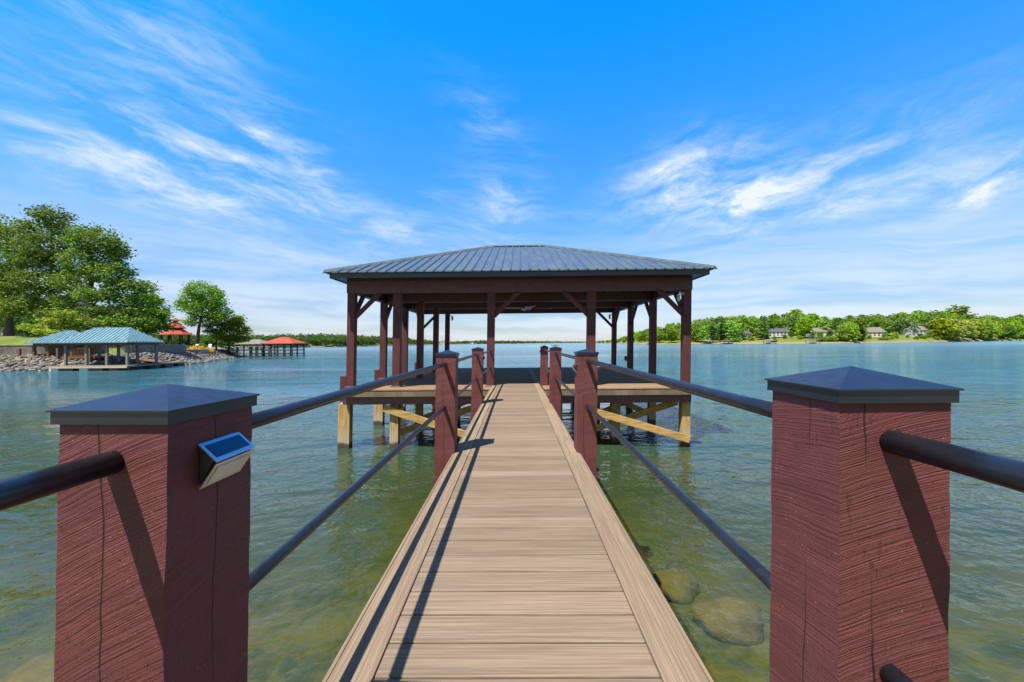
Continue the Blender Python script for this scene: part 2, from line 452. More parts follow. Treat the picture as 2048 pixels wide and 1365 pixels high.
M['yellow'] = mat_simple('yellow_blooms', (.75, .50, .04), .7, 0, .2, .25, 9)
M['brickred'] = mat_simple('red_clay_tile', (.38, .07, .045), .7, 0, .3, .15, 3)

def mat_rock(name, a, b):
    m, t, out = new_mat(name); c = t.coord('Object'); isl = t.island()
    n = t.noise(c, 6, 5, .65)
    col = t.mix(isl, a, b); col = t.mix(t.step(n, .35, .7, 0, .55), col, tuple(v * .45 for v in a))
    t.l.new(t.principled(col, .8, spec=.3, normal=t.bump(n, .6, .05)), out); return m
M['riprap'] = mat_rock('riprap_rock', (.075, .07, .065), (.31, .29, .26))
M['sunkrock'] = mat_rock('sunken_rock', (.34, .19, .07), (.46, .29, .12))

# ground with lawn / earth
def mat_land():
    m, t, out = new_mat('grass_and_soil'); p = t.pos(); x, y, z = t.xyz(p)
    n = t.noise(p, .12, 5, .6); n2 = t.noise(p, 1.6, 4, .65); n3 = t.noise(p, .035, 3, .5)
    grass = t.mix(t.step(n2, .3, .7), (.12, .17, .025), (.20, .24, .04))
    grass = t.mix(t.step(n, .45, .7, 0, .8), grass, (.085, .12, .03))
    soil = t.mix(t.step(n2, .3, .7), (.22, .15, .09), (.32, .24, .16))
    f = t.step(t.add(z, t.mul(n, .6)), .0, .5)
    near = t.step(y, 150, 200)
    f2 = t.step(t.add(z, t.mul(n3, 6.0)), 2.2, 3.4)
    mixf = t.node('ShaderNodeMix'); mixf.data_type = 'FLOAT'; t.l.new(near, mixf.inputs[0]); t.l.new(f, mixf.inputs[2]); t.l.new(f2, mixf.inputs[3])
    col = t.mix(mixf.outputs[0], soil, grass)
    t.l.new(t.principled(col, .9, spec=.15, normal=t.bump(n2, .4, .1)), out); return m
M['land'] = mat_land()

ZW = -1.49                                   # water level

# ---------------------------------------------------------------- lake bed and water
def bed_z(x, y):
    """lake bed: shallow at the shore end of the pier, deepening outwards"""
    d = 0.32 + np.clip((y - 2.5) * .14, 0, 6)
    return ZW - d + .07 * np.sin(x * 1.3 + y * .7) + .05 * np.sin(x * 3.1 - y * 2.3)

def lake_bed():
    xs = np.concatenate([[-4000, -600, -100, -40], np.linspace(-16, 16, 90), [40, 100, 600, 4000]])
    ys = np.concatenate([[-60, -12], np.linspace(-4, 30, 100), [60, 200, 1000, 6000]])
    XX, YY = np.meshgrid(xs, ys); ZZ = bed_z(XX, YY)
    V = np.stack([XX, YY, ZZ], -1).reshape(-1, 3); nx = len(xs); ny = len(ys)
    i, j = np.meshgrid(np.arange(nx - 1), np.arange(ny - 1)); a = (j * nx + i).ravel()
    Fq = np.stack([a, a + 1, a + nx + 1, a + nx], -1)
    m, t, out = new_mat('silt_bed'); p = t.pos()
    n = t.noise(p, 1.7, 5, .6, .6); n2 = t.noise(p, 9, 4, .6)
    col = t.mix(t.step(n, .36, .66), (.30, .23, .10), (.10, .10, .035))
    col = t.mix(t.step(n2, .4, .75, 0, .5), col, (.36, .27, .12))
    t.l.new(t.principled(col, .9, spec=.1, normal=t.bump(n2, .4, .05)), out)
    return tag(npmesh('lake_bed', V, Fq, m), 'olive silt lake bed seen through shallow water', None, None, 'structure')
lake_bed()

def mat_water():
    m, t, out = new_mat('lake_water'); p = t.pos(); x, y, z = t.xyz(p)
    # how clear: a turbid lake shows its bed only where shallow
    depth = t.m('ADD', .32, t.m('MAXIMUM', t.mul(t.sub(y, 2.5), .14), 0.0))
    clear = t.m('EXPONENT', t.mul(depth, -1.15))
    wv = t.noise(t.vec(t.mul(x, .55), t.mul(y, 1.0), 0.0), 1.25, 2, .45, .35)
    wb = t.noise(t.vec(t.add(t.mul(x, .9), t.mul(y, .35)), t.sub(t.mul(y, 1.1), t.mul(x, .3)), 4.0), 4.6, 3, .55, .2)
    wc = t.noise(t.vec(t.mul(x, .5), t.mul(y, 1.0), 8.0), .22, 2, .5)
    gust = t.noise(t.vec(t.mul(x, .35), t.mul(y, 1.0), 2.0), .028, 4, .6)
    near = t.step(y, 3, 45, 1.0, 1.7)
    amp = t.mul(t.step(gust, .34, .64, .30, 1.75), near)
    h = t.add(t.mul(wv, .13), t.add(t.mul(wb, .046), t.mul(wc, .32)))
    h = t.mul(h, amp)
    nrm = t.bump(h, 1.0, 1.0)
    fr = t.node('ShaderNodeFresnel'); fr.inputs['IOR'].default_value = 1.333; t.l.new(nrm, fr.inputs['Normal'])
    gl = t.node('ShaderNodeBsdfGlossy'); gl.inputs['Color'].default_value = (1, 1, 1, 1)
    t.l.new(t.step(y, 10, 300, .02, .16), gl.inputs['Roughness']); t.l.new(nrm, gl.inputs['Normal'])
    body = t.node('ShaderNodeBsdfDiffuse')
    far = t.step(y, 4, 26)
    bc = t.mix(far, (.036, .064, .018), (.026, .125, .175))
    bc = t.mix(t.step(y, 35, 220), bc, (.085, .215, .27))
    murk = t.noise(p, .5, 3, .5)
    bc = t.mix(t.step(murk, .35, .65, 0, .35), bc, (.050, .058, .016))
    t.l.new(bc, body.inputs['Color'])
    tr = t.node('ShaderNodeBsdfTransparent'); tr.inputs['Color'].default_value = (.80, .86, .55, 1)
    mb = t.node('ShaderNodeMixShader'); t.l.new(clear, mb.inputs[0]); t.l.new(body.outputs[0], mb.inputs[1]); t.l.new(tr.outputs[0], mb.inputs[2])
    ms = t.node('ShaderNodeMixShader'); t.l.new(fr.outputs[0], ms.inputs[0]); t.l.new(mb.outputs[0], ms.inputs[1]); t.l.new(gl.outputs[0], ms.inputs[2])
    t.l.new(ms.outputs[0], out); return m
wm = MB(); wm.raw([(-5000, -80, ZW), (5000, -80, ZW), (5000, 7000, ZW), (-5000, 7000, ZW)], [(0, 1, 2, 3)]); wm.open = True
tag(wm.build('water', mat_water()), 'rippled blue green lake water', None, None, 'structure')

# ---------------------------------------------------------------- sunken rocks
def rock_mesh(sx, sy, sz, seed, sub=3):
    import bmesh
    bm = bmesh.new(); bmesh.ops.create_icosphere(bm, subdivisions=sub, radius=1)
    r = random.Random(seed); ph = [r.uniform(0, 6) for _ in range(9)]
    vs = []
    for v in bm.verts:
        c = v.co; k = 1 + .16 * math.sin(2.3 * c.x + ph[0]) * math.cos(2.1 * c.y + ph[1]) + .1 * math.sin(4.2 * c.z + ph[2] + 3 * c.x) + .05 * math.sin(8 * c.y + ph[3])
        vs.append((c.x * sx * k, c.y * sy * k, c.z * sz * k))
    fs = [tuple(v.index for v in f.verts) for f in bm.faces]; bm.free(); return vs, fs
for k, (x, y, z, sx, sy, sz, lab) in enumerate([
        (2.0, 5.1, -2.05, .27, .24, .2, 'tan sunken rock under the middle of the right lower rail'),
        (2.3, 4.42, -2.0, .40, .26, .20, 'broad tan sunken rock nearer the right near post'),
        (-4.1, 3.45, -1.95, .5, .3, .24, 'dark sunken rock at the lower left beyond the near post'),
        (-4.3, 4.6, -2.0, .4, .3, .2, 'small sunken rock farther out on the left'),
        (1.55, 3.15, -1.98, .34, .22, .2, 'yellowish sunken rock close beside the walkway on the right'),
        (2.6, 3.2, -1.98, .4, .3, .2, 'flat sunken rock hidden partly by the right near post')]):
    mb = MB(); vs, fs = rock_mesh(sx, sy, sz, k + 3); mb.raw([(a + x, b + y, c + z) for a, b, c in vs], fs)
    tag(mb.build('rock', M['sunkrock'], org=(x, y, z), smooth=True), lab, 'rock', 'rocks under the water')

# ---------------------------------------------------------------- walkway
SH = 0.022
def build_walkway():
    t = thing('walkway', 'narrow tan plank walkway leading out to the boathouse', 'walkway', (0, 0, 0))
    XL, XR, BW = -.605, .592, .140
    b = MB(); y = .10; pitch = .1465
    k = 0
    while y < 10.40:
        b.box(XL + BW + .004, XR - BW - .004, y, min(y + pitch - .0075, 10.44), -.025, 0); y += pitch; k += 1
    b.build('deck_boards', M['board_x'], t, bevel=.0035)
    # border boards, notched where the posts stand
    for x0, x1 in ((XL, XL + BW), (XR - BW, XR)):
        e = MB()
        ys = [.1, 3.80, 6.2, 10.44] if x0 < 0 else [.1, 3.55, 7.3, 10.44]
        for a, c in zip(ys[:-1], ys[1:]): e.box(x0, x1, a + .0015, c - .0015, -.024, .002)
        e.build('border_board', M['board_y'], t, bevel=.003)
    # second, narrower outer border strip seen between the posts
    for sgn, x0 in ((-1, XL), (1, XR)):
        e = MB()
        for a, c in ((.95, 3.83), (4.08, 6.98), (7.23, 9.5)):
            e.box(min(x0 + sgn * .002, x0 + sgn * .016), max(x0 + sgn * .002, x0 + sgn * .016), a, c, -.024, .001)
        e.build('edge_strip', M['board_y'], t, bevel=.003)
    r = MB()
    r.box(XL + .02, XL + .06, .1, 9.5, -.27, -.026); r.box(XR - .06, XR - .02, .1, 9.5, -.27, -.026)
    for y in np.arange(.5, 9.4, .6): r.box(XL + .06, XR - .06, y, y + .04, -.26, -.028)
    r.build('joist_frame', M['maroon_smooth'], t)
build_walkway()

# ---------------------------------------------------------------- railing posts
def cap_mesh(cx, cy, s, z0, z1, z2):
    h = s / 2; m = MB()
    lip = .004
    vs = [(cx - h, cy - h, z0), (cx + h, cy - h, z0), (cx + h, cy + h, z0), (cx - h, cy + h, z0),
          (cx - h, cy - h, z1), (cx + h, cy - h, z1), (cx + h, cy + h, z1), (cx - h, cy + h, z1),
          (cx - h - lip, cy - h - lip, z1 + .0005), (cx + h + lip, cy - h - lip, z1 + .0005), (cx + h + lip, cy + h + lip, z1 + .0005), (cx - h - lip, cy + h + lip, z1 + .0005),
          (cx - h - lip, cy - h - lip, z1 + .0035), (cx + h + lip, cy - h - lip, z1 + .0035), (cx + h + lip, cy + h + lip, z1 + .0035), (cx - h - lip, cy + h + lip, z1 + .0035),
          (cx, cy, z2)]
    fs = [(0, 3, 2, 1)]
    for a in (0, 4, 8):
        for i in range(4): fs.append((a + i, a + (i + 1) % 4, a + 4 + (i + 1) % 4, a + 4 + i))
    for i in range(4): fs.append((12 + i, 12 + (i + 1) % 4, 16))
    return m.raw(vs, fs)

def add_post(parent, cx, cy, size, ztop, rot=0, label=None):
    """rough-sawn post standing on the lake bed"""
    b = MB(); h = size / 2
    zb = -2.6 - .2 * cy if cy < 9 else -4.4
    n = 28
    # a few rings with slight waver so the arrises are not ruler-straight
    rr = random.Random(int(cx * 100 + cy * 37)); zs = [-.215 + (ztop + .215) * i / n for i in range(n + 1)]
    o = 0
    for z in zs:
        for a, c in ((-1, -1), (1, -1), (1, 1), (-1, 1)):
            j = .0012
            b.v.append((cx + a * h + rr.uniform(-j, j), cy + c * h + rr.uniform(-j, j), z))
    for i in range(n):
        for k in range(4):
            b.f.append((4 * i + k, 4 * i + (k + 1) % 4, 4 * i + 4 + (k + 1) % 4, 4 * i + 4 + k)); b.mi.append(0)
    b.f.append((3, 2, 1, 0)); b.f.append(tuple(4 * n + k for k in range(4))); b.mi += [0, 0]
    p = b.build('post', M['post'], parent, (cx + SH * 0, cy, 0), SH, rotz=rot)
    if label: p['label'] = label
    c = cap_mesh(cx, cy, size + .014, ztop - .018, ztop + .003, ztop + .040)
    c.build('post_cap', M['cap'], p, (cx, cy, 0), SH)
    f = MB(); f.box(cx - h - .010, cx + h + .010, cy - h - .010, cy + h + .010, zb, -.222)
    f.build('post_foot', M['post'], p, (cx, cy, 0), SH, bevel=.004)
    return p

PY = [.775, 3.945, 7.095, 10.30]
railL = thing('railing', 'left pier railing of black pipe rails between maroon posts', 'railing', (-.70, 0, 0), 'railings along the walkway')
railR = thing('railing', 'right pier railing of black pipe rails between maroon posts', 'railing', (.67, 0, 0), 'railings along the walkway')
add_post(railL, -.706, PY[0], .199, .946, R(-3), 'rough maroon post with a small solar light, nearest on the left')
for y in PY[1:3]: add_post(railL, -.702, y, .192, .958)
add_post(railR, .636, PY[0] + .015, .187, .9695, R(-.8), 'rough maroon post, nearest on the right')
add_post(railR, .672, PY[1], .192, .958); add_post(railR, .682, PY[2], .192, .958); add_post(railR, .71, PY[3] + .02, .185, .958)

def pipe(parent, name, x0, y0, x1, y1, z0, z1, r, behind=False):
    m = MB(); n = 10
    pts = [(x0 + (x1 - x0) * i / n + SH * z0, y0 + (y1 - y0) * i / n, z0 + (z1 - z0) * i / n) for i in range(n + 1)]
    m.tube(pts, r, 20); return m.build(name, M['pipe'], parent, pts[0], smooth=True)
g = .03
for (par, xs, ztop) in ((railL, (-.708, -.71, -.71, -.665), .863), (railR, (.628, .672, .68, .71), .884)):
    zup = ztop; zlo = .445 if par is railL else .45
    Ys = [-1.6] + PY
    X0 = [xs[0] - .005] + list(xs)
    for i in range(4):
        y0 = Ys[i] + (.06 if i else 0); y1 = Ys[i + 1] - .06
        if i == 3: y1 = 10.15
        pipe(par, 'upper_rail', X0[i], y0, X0[i + 1], y1, zup, zup, .0200)
        pipe(par, 'lower_rail', X0[i], y0, X0[i + 1], y1, zlo + (.034 if i == 0 and par is railR else -.01 if i == 0 else 0), zlo + (.034 if i == 0 and par is railR else -.01 if i == 0 else 0), .0175)

# ---------------------------------------------------------------- solar lights
def solar_light(x, y, z, sgn, label):
    """wedge-shaped step light on the post face at x, facing sgn * x"""
    t = thing('solar_light', label, 'solar light', (x, y, z), 'solar lights on the railing posts')
    w2 = .053
    def P(a, b): return (x + sgn * a, z + b)
    b = MB(); b.extr([P(0, .036), P(.027, .010), P(0, -.034)], 'y', y - w2 + .004, y + w2 - .004)
    b.build('housing', M['darkplastic'], t, (x, y, z))
    def plate(p, q, inset, thick, mat, name, lift=0.0):
        pv = Vector((p[0], 0, p[1])); qv = Vector((q[0], 0, q[1])); d = (qv - pv).normalized()
        nrm = Vector((-d.z, 0, d.x)) * (1 if sgn > 0 else -1)
        if nrm.x * sgn < 0: nrm = -nrm
        a = pv + d * inset + nrm * lift; c = qv - d * inset + nrm * lift; e = nrm * thick
        m = MB(); vs = []
        for yy in (y - w2 + inset, y + w2 - inset):
            for v in (a, c, c + e, a + e): vs.append((v.x, yy, v.z))
        m.raw(vs, [(0, 1, 2, 3), (7, 6, 5, 4), (0, 4, 5, 1), (1, 5, 6, 2), (2, 6, 7, 3), (3, 7, 4, 0)])
        return m.build(name, mat, t, (x, y, z))
    plate(P(-.001, .040), P(.034, .008), 0, .0025, M['steel'], 'top_plate')
    plate(P(-.001, .040), P(.034, .008), .008, .0012, M['panel'], 'solar_panel', .0026)
    plate(P(.033, .006), P(.001, -.040), 0, .0025, M['steel'], 'face_plate')
    plate(P(.033, .006), P(.001, -.040), .009, .0015, M['lens'], 'lens', .0026)
solar_light(-.585, .778, .838, 1, 'steel solar step light on the nearest left post')
solar_light(-.583, 7.10, .80, 1, 'solar step light on the second farther post of the left railing')
solar_light(.592, 3.945, .81, -1, 'silver solar step light on the walkway side of the middle right post')
solar_light(.634, 10.32, .84, -1, 'tiny solar light on the farthest right railing post')

# ---------------------------------------------------------------- boathouse
def build_boathouse():
    t = thing('boathouse', 'open maroon boathouse with charcoal hip metal roof over a deck', 'boathouse', (0, 10, 0))
    S = SH; z0 = -.03
    B = lambda m, name, mat, par=t, org=(0, 10, 0), bev=0, **k: m.build(name, mat, par, org, S, bevel=bev, **k)
    YR = [10.10, 12.55, 15.0, 17.50]                       # front faces at YR-.05
    # deck boards
    d = MB(); y = 9.50; pitch = .146; k = 0
    while y < 17.75:
        yy = min(y + pitch - .006, 17.78); xl = -4.16 if y < 12.75 else -3.32
        for a, b in ((xl, .50), (.655, 4.21)):
            if b - a > 6: pass
            cuts = [a] + sorted([a + (b - a) * q for q in ((.38,) if k % 2 else (.66,))]) + [b]
            for p, q in zip(cuts[:-1], cuts[1:]): d.box(p + .001, q - .001, y, yy, -.057, z0)
        y += pitch; k += 1
    B(d, 'deck_boards', M['deck_x'], bev=.003)
    s = MB(); s.box(.505, .65, 10.45, 17.75, -.056, z0 + .001); B(s, 'seam_board', M['board_y'])
    f = MB(); f.box(-4.17, 4.225, 9.506, 9.545, -.200, -.076); B(f, 'fascia_board', M['board_x'], bev=.003)
    # rim beams and girders
    r = MB(); r.box(-4.20, 4.20, 9.60, 9.70, -.395, -.20); r.box(-4.16, -4.06, 9.70, 12.7, -.37, -.06); r.box(4.10, 4.20, 9.70, 17.7, -.37, -.06)
    r.box(-3.3, -3.2, 12.7, 17.7, -.37, -.06); r.box(-3.2, 4.1, 17.6, 17.7, -.37, -.06)
    for yy in YR: r.box(-4.05, 4.09, yy + .0, yy + .09, -.40, -.07)
    for xx in np.arange(-3.9, 4.1, .6): r.box(xx, xx + .04, 9.71, 17.59, -.26, -.065) if xx > -3.2 else None
    B(r, 'rim_beam', M['maroon_smooth'])
    # pilings
    def piling(x, y, wd, dp, top=-.40, red=False, lab=None):
        m = MB(); m.box(x - wd / 2, x + wd / 2, y - dp / 2, y + dp / 2, -5.6, top); B(m, 'piling', M['pine'], bev=.008)
    for i, yy in enumerate(YR):
        yo = yy - (.30 if i == 0 else 0)
        piling(-4.335 + (.10 if i == 0 else 0), yo + .05, .29, .21, -.400); piling(4.27 - (.13 if i == 0 else 0), yo + .03, .21, .21, -.402)
        piling(-3.06 + (.07 if i == 0 else 0), yo + .04, .21, .21, -.402)
        if i in (0, 1, 2, 3): piling(2.56, yy + .22, .23, .21)
        piling(-.67, yy + .3, .2, .2); piling(1.1, yy + .3, .2, .2); piling(-1.9, yy + .3, .2, .2) if i in (1, 3) else None
    # side blocks sleeving the outer left pilings
    for yy in YR:
        m = MB(); m.box(-4.472, -4.325, yy - .055, yy + .15, -.384, .26); B(m, 'sleeve_block', M['maroon'], bev=.004)
        m = MB(); m.box(-4.324, -4.20, yy - .052, yy + .148, -.383, -.05); B(m, 'sleeve_block', M['maroon'])
    # posts
    PW = .19
    def post(x, y, w2=PW, zb=z0 + .001, zt=2.37, lab=None):
        m = MB(); n = 12; h = w2 / 2
        m.box(x - h, x + h, y - h, y + h, zb, zt); p = B(m, 'post', M['maroon'], bev=.005)
        if zb > -.1:
            q = MB(); o = .028
            for a in ((x - h - o, x + h + o, y - h - o, y - h - .001), (x - h - o, x + h + o, y + h + .001, y + h + o), (x - h - o, x - h - .001, y - h, y + h), (x + h + .001, x + h + o, y - h, y + h)):
                q.box(*a, z0 + .002, z0 + .032)
            q.build('base_trim', M['board_x'], p, (0, 10, 0), S)
        return p
    OL, OR, IL = -4.225, 4.285, -3.06
    for yy in YR:
        post(OL, yy + .045, zb=-.384 if yy > 12.7 else z0 + .001); post(OR, yy + .045, zb=-.384); post(IL, yy + .045)
    post(-.665, YR[0] + .045); post(1.88, YR[0] + .045, .205)
    # header beams: front, sides, rear, cross beams
    HB, HT = 2.372, 2.70
    def beam(*a, bev=.004): m = MB(); m.box(*a); return B(m, 'header_beam', M['maroon_smooth'], bev=bev)
    beam(OL - .105, OR + .105, YR[0] - .075, YR[0] - .052, HB - .01, HT)      # front face board
    beam(OL - .09, OR + .09, YR[0] - .05, YR[0] + .14, HB, HT)
    beam(OL - .09, OR + .09, YR[3] - .05, YR[3] + .14, HB, HT)
    for yy in YR[1:3]: beam(OL + .10, OR - .10, yy - .04, yy + .13, HB + .002, HT - .002)
    beam(OL - .088, OL + .088, YR[0] + .142, YR[3] - .052, HB, HT - .001); beam(OR - .088, OR + .088, YR[0] + .142, YR[3] - .052, HB, HT - .001)
    # knee braces
    def brace(x, y, dx_, dy_, run=.66):
        m = MB(); a = Vector((x, y, 2.41 - run)); b = Vector((x + dx_ * (run - .0), y + dy_ * (run - .0), 2.41))
        m.beam(a, b, .085, .10, up=(0, 0, 1)); B(m, 'knee_brace', M['maroon'])
    h = PW / 2 - .02
    y0 = YR[0] + .045
    brace(OL + h, y0, 1, 0); brace(OR - h, y0, -1, 0); brace(-.665 + h, y0, 1, 0); brace(1.88 - h, y0, -1, 0)
    y3 = YR[3] + .045
    brace(OL + h, y3, 1, 0); brace(OR - h, y3, -1, 0)
    for xx in (OL, OR):
        brace(xx, YR[0] + .045 + h, 0, 1)
        brace(xx, YR[1] + .045 + h, 0, 1); brace(xx, YR[2] + .045 - h, 0, -1)
        brace(xx, YR[3] + .045 - h, 0, -1)
    # diagonal underwater-line braces of treated pine
    def dbrace(p, q, wd=.045, ht=.17): m = MB(); m.beam(p, q, wd, ht); B(m, 'cross_brace', M['pine_dry'], bev=.004)
    dbrace((-3.22, 9.66, -.49), (-1.0, 9.66, -1.22)); dbrace((-3.0, 10.27, -1.22), (-.8, 10.27, -.5))
    dbrace((1.5, 9.66, -.49), (4.20, 9.66, -1.30)); dbrace((4.15, 10.30, -.48), (1.6, 10.30, -1.3))
    dbrace((-.8, 12.5, -.48), (-3.0, 12.5, -1.3)); dbrace((2.6, 12.5, -.48), (4.2, 12.5, -1.2)); dbrace((-4.25, 12.8, -.5), (-4.25, 14.9, -1.3))
    dbrace((4.15, 12.75, -.5), (2.5, 12.75, -1.3)); dbrace((1.1, 15.2, -.5), (4.1, 15.2, -1.3))
    # ceiling
    c = MB(); c.box(OL - .10, OR + .10, YR[0] - .07, YR[3] + .15, HT + .003, HT + .02)
    for xx in np.arange(-4, 4.2, .61): c.box(xx, xx + .04, YR[0] + .15, YR[3] - .06, HT - .10, HT - .0)
    B(c, 'ceiling', M['maroon_smooth'])
    # roof: eave box, hips, ribbed metal
    ex0, ex1, ey0, ey1, ez = -4.62, 4.66, 9.44, 18.16, 2.80
    rx0, rx1, ry, rz = -.84, .90, 13.80, 4.42
    fa = MB(); ft, fb = 2.83, 2.655
    a0, a1, b0, b1 = ex0 + .10, ex1 - .10, ey0 + .05, ey1 - .05
    fa.box(a0, a1, b0, b0 + .03, fb, ft - .06); fa.box(a0, a1, b1 - .03, b1, fb, ft - .06)
    fa.box(a0, a0 + .03, b0 + .03, b1 - .03, fb, ft - .06); fa.box(a1 - .03, a1, b0 + .03, b1 - .03, fb, ft - .06)
    B(fa, 'fascia', M['rooftrim'], bev=.003)
    so = MB(); e = .031; zz0, zz1 = fb + .02, fb + .03
    so.box(a0 + e, a1 - e, b0 + e, YR[0] - .078, zz0, zz1); so.box(a0 + e, a1 - e, YR[3] + .16, b1 - e, zz0, zz1)
    so.box(a0 + e, OL - .108, YR[0] - .075, YR[3] + .155, zz0, zz1); so.box(OR + .108, a1 - e, YR[0] - .075, YR[3] + .155, zz0, zz1)
    B(so, 'soffit', M['rooftrim'])
    rf = MB(); th = .025
    E = [(ex0, ey0), (ex1, ey0), (ex1, ey1), (ex0, ey1)]
    vs = [(x, y, ez) for x, y in E] + [(rx0, ry, rz), (rx1, ry, rz)] + [(x, y, ez - th) for x, y in E] + [(rx0, ry, rz - th - .01), (rx1, ry, rz - th - .01)]
    fs = [(0, 1, 5, 4), (1, 2, 5), (2, 3, 4, 5), (3, 0, 4)]
    fs += [tuple(i + 6 for i in f)[::-1] for f in fs[:4]] + [(0, 6, 7, 1), (1, 7, 8, 2), (2, 8, 9, 3), (3, 9, 6, 0)]
    rf.raw(vs, fs)
    # ribs run up the slope, cut by the hip lines
    def rib(px, py, qx, qy, z_p, z_q, along):
        p = Vector((px, py, z_p)); q = Vector((qx, qy, z_q)); d = (q - p)
        if d.length < .12: return
        lat = Vector((1, 0, 0)) if along == 'y' else Vector((0, 1, 0)); up = Vector((0, 0, 1))
        o1, o2, hh = .026, .012, .034
        vs = []
        for e_ in (p - d.normalized() * .012, q):
            for a, b in ((-o1, .0), (-o2, hh), (o2, hh), (o1, .0)): vs.append(e_ + lat * a + up * b)
        rf.raw(vs, [(0, 1, 5, 4), (1, 2, 6, 5), (2, 3, 7, 6), (0, 3, 2, 1), (4, 5, 6, 7), (0, 4, 7, 3)])
        mid = lat * 0
    sp = .2286
    for side in (0, 1):
        ey = ey0 if side == 0 else ey1
        x = ex0 + .10
        while x < ex1 - .05:
            if x < rx0: f_ = (x - ex0) / (rx0 - ex0)
            elif x > rx1: f_ = (ex1 - x) / (ex1 - rx1)
            else: f_ = 1
            rib(x, ey, x, ey + (ry - ey) * f_, ez, ez + (rz - ez) * f_, 'y'); x += sp
        ex, rx = (ex0, rx0) if side == 0 else (ex1, rx1)
        y = ey0 + .1
        while y < ey1 - .05:
            f_ = (y - ey0) / (ry - ey0) if y < ry else (ey1 - y) / (ey1 - ry)
            rib(ex, y, ex + (rx - ex) * f_, y, ez, ez + (rz - ez) * f_, 'x'); y += sp
    B(rf, 'metal_roof', M['roof'])
    rc = MB()
    def ridge(p, q, wd=.15):
        p = Vector(p) + Vector((0, 0, .012)); q = Vector(q) + Vector((0, 0, .012)); d = (q - p).normalized(); sd = d.cross(Vector((0, 0, 1))).normalized()
        vs = []
        for e_ in (p, q):
            vs += [e_ - sd * wd - Vector((0, 0, .035)), e_ + Vector((0, 0, .045)), e_ + sd * wd - Vector((0, 0, .035)), e_ - Vector((0, 0, .02))]
        rc.raw(vs, [(0, 1, 5, 4), (1, 2, 6, 5), (2, 3, 7, 6), (3, 0, 4, 7), (0, 3, 2, 1), (4, 5, 6, 7)])
    ridge((rx0, ry, rz), (rx1, ry, rz))
    for (x, y), rx in zip(E, (rx0, rx1, rx1, rx0)): ridge((x, y, ez), (rx, ry, rz), .13)
    B(rc, 'ridge_cap', M['roof'])
    return t
boathouse = build_boathouse()

# ceiling fan
def build_fan():
    cx, cy, cz = .42, 13.75, 2.26
    t = thing('ceiling_fan', 'silver ceiling fan hanging under the boathouse roof', 'ceiling fan', (cx, cy, cz))
    m = MB(); m.tube([(cx, cy, cz + .05), (cx, cy, 2.69)], .018, 10); m.tube([(cx, cy, 2.64), (cx, cy, 2.695)], .07, 16); m.build('downrod', M['darkplastic'], t, (cx, cy, cz), smooth=False)
    m = MB(); m.tube([(cx, cy, cz - .05), (cx, cy, cz - .03), (cx, cy, cz + .05), (cx, cy, cz + .09)], [.06, .12, .12, .05], 20); m.build('motor', M['silver'], t, (cx, cy, cz))
    for k in range(4):
        a = R(12 + 90 * k); d = Vector((math.cos(a), math.sin(a), 0)); s_ = Vector((-d.y, d.x, .18)).normalized()
        c = Vector((cx, cy, cz)); vs = []
        for r_, w_ in ((.10, .045), (.22, .07), (.85, .075)):
            for zz in (-.006, .006):
                for sg in (-1, 1): vs.append(c + d * r_ + s_ * sg * w_ + Vector((0, 0, zz)))
        fs = []
        for i in (0, 4): fs += [(i, i + 1, i + 5, i + 4), (i + 2, i + 6, i + 7, i + 3), (i, i + 4, i + 6, i + 2), (i + 1, i + 3, i + 7, i + 5)]
        fs += [(0, 2, 3, 1), (8, 9, 11, 10)]
        b = MB(); b.raw(vs, fs); b.build('blade', M['white'], t, (cx, cy, cz))
build_fan()

def jar_lamp(x, y, z, sgn, label):
    t = thing('post_lamp', label, 'lamp', (x, y, z), 'jar lamps on the boathouse posts')
    m = MB(); m.tube([(x, y, z + .06), (x + sgn * .10, y, z + .08), (x + sgn * .12, y, z + .03)], [.018, .018, .02], 10); m.tube([(x, y, z + .06), (x + sgn * .02, y, z + .06)], .05, 14); m.build('bracket', M['silver'], t, (x, y, z))
    c = x + sgn * .12
    m = MB(); m.tube([(c, y, z + .035), (c, y, z + .0)], [.05, .055], 16); m.build('lamp_cap', M['silver'], t, (x, y, z))
    m = MB(); m.tube([(c, y, z), (c, y, z - .09), (c, y, z - .13), (c, y, z - .145)], [.042, .042, .032, .01], 16); m.build('glass_jar', M['lens'], t, (x, y, z), smooth=True)
jar_lamp(4.285 - .095 + SH * 2.2, 10.10, 2.22, -1, 'white jar lamp on the front right boathouse post')
jar_lamp(4.285 - .095 + SH * 2.2, 17.50, 2.22, -1, 'small jar lamp on the rear right boathouse post')
jar_lamp(-3.06 + .095 + SH * 2.2, 17.50, 2.22, 1, 'small jar lamp on the rear left boathouse post')
m = MB(); m.box(4.095, 4.185, 14.96, 15.08, .36, .54); m.box(4.075, 4.094, 14.975, 15.065, .40, .52)
tag(m.build('outlet_box', M['darkplastic'], org=(4.14, 15.02, .45), bevel=.01), 'grey electrical box on a right side boathouse post', 'outlet box')

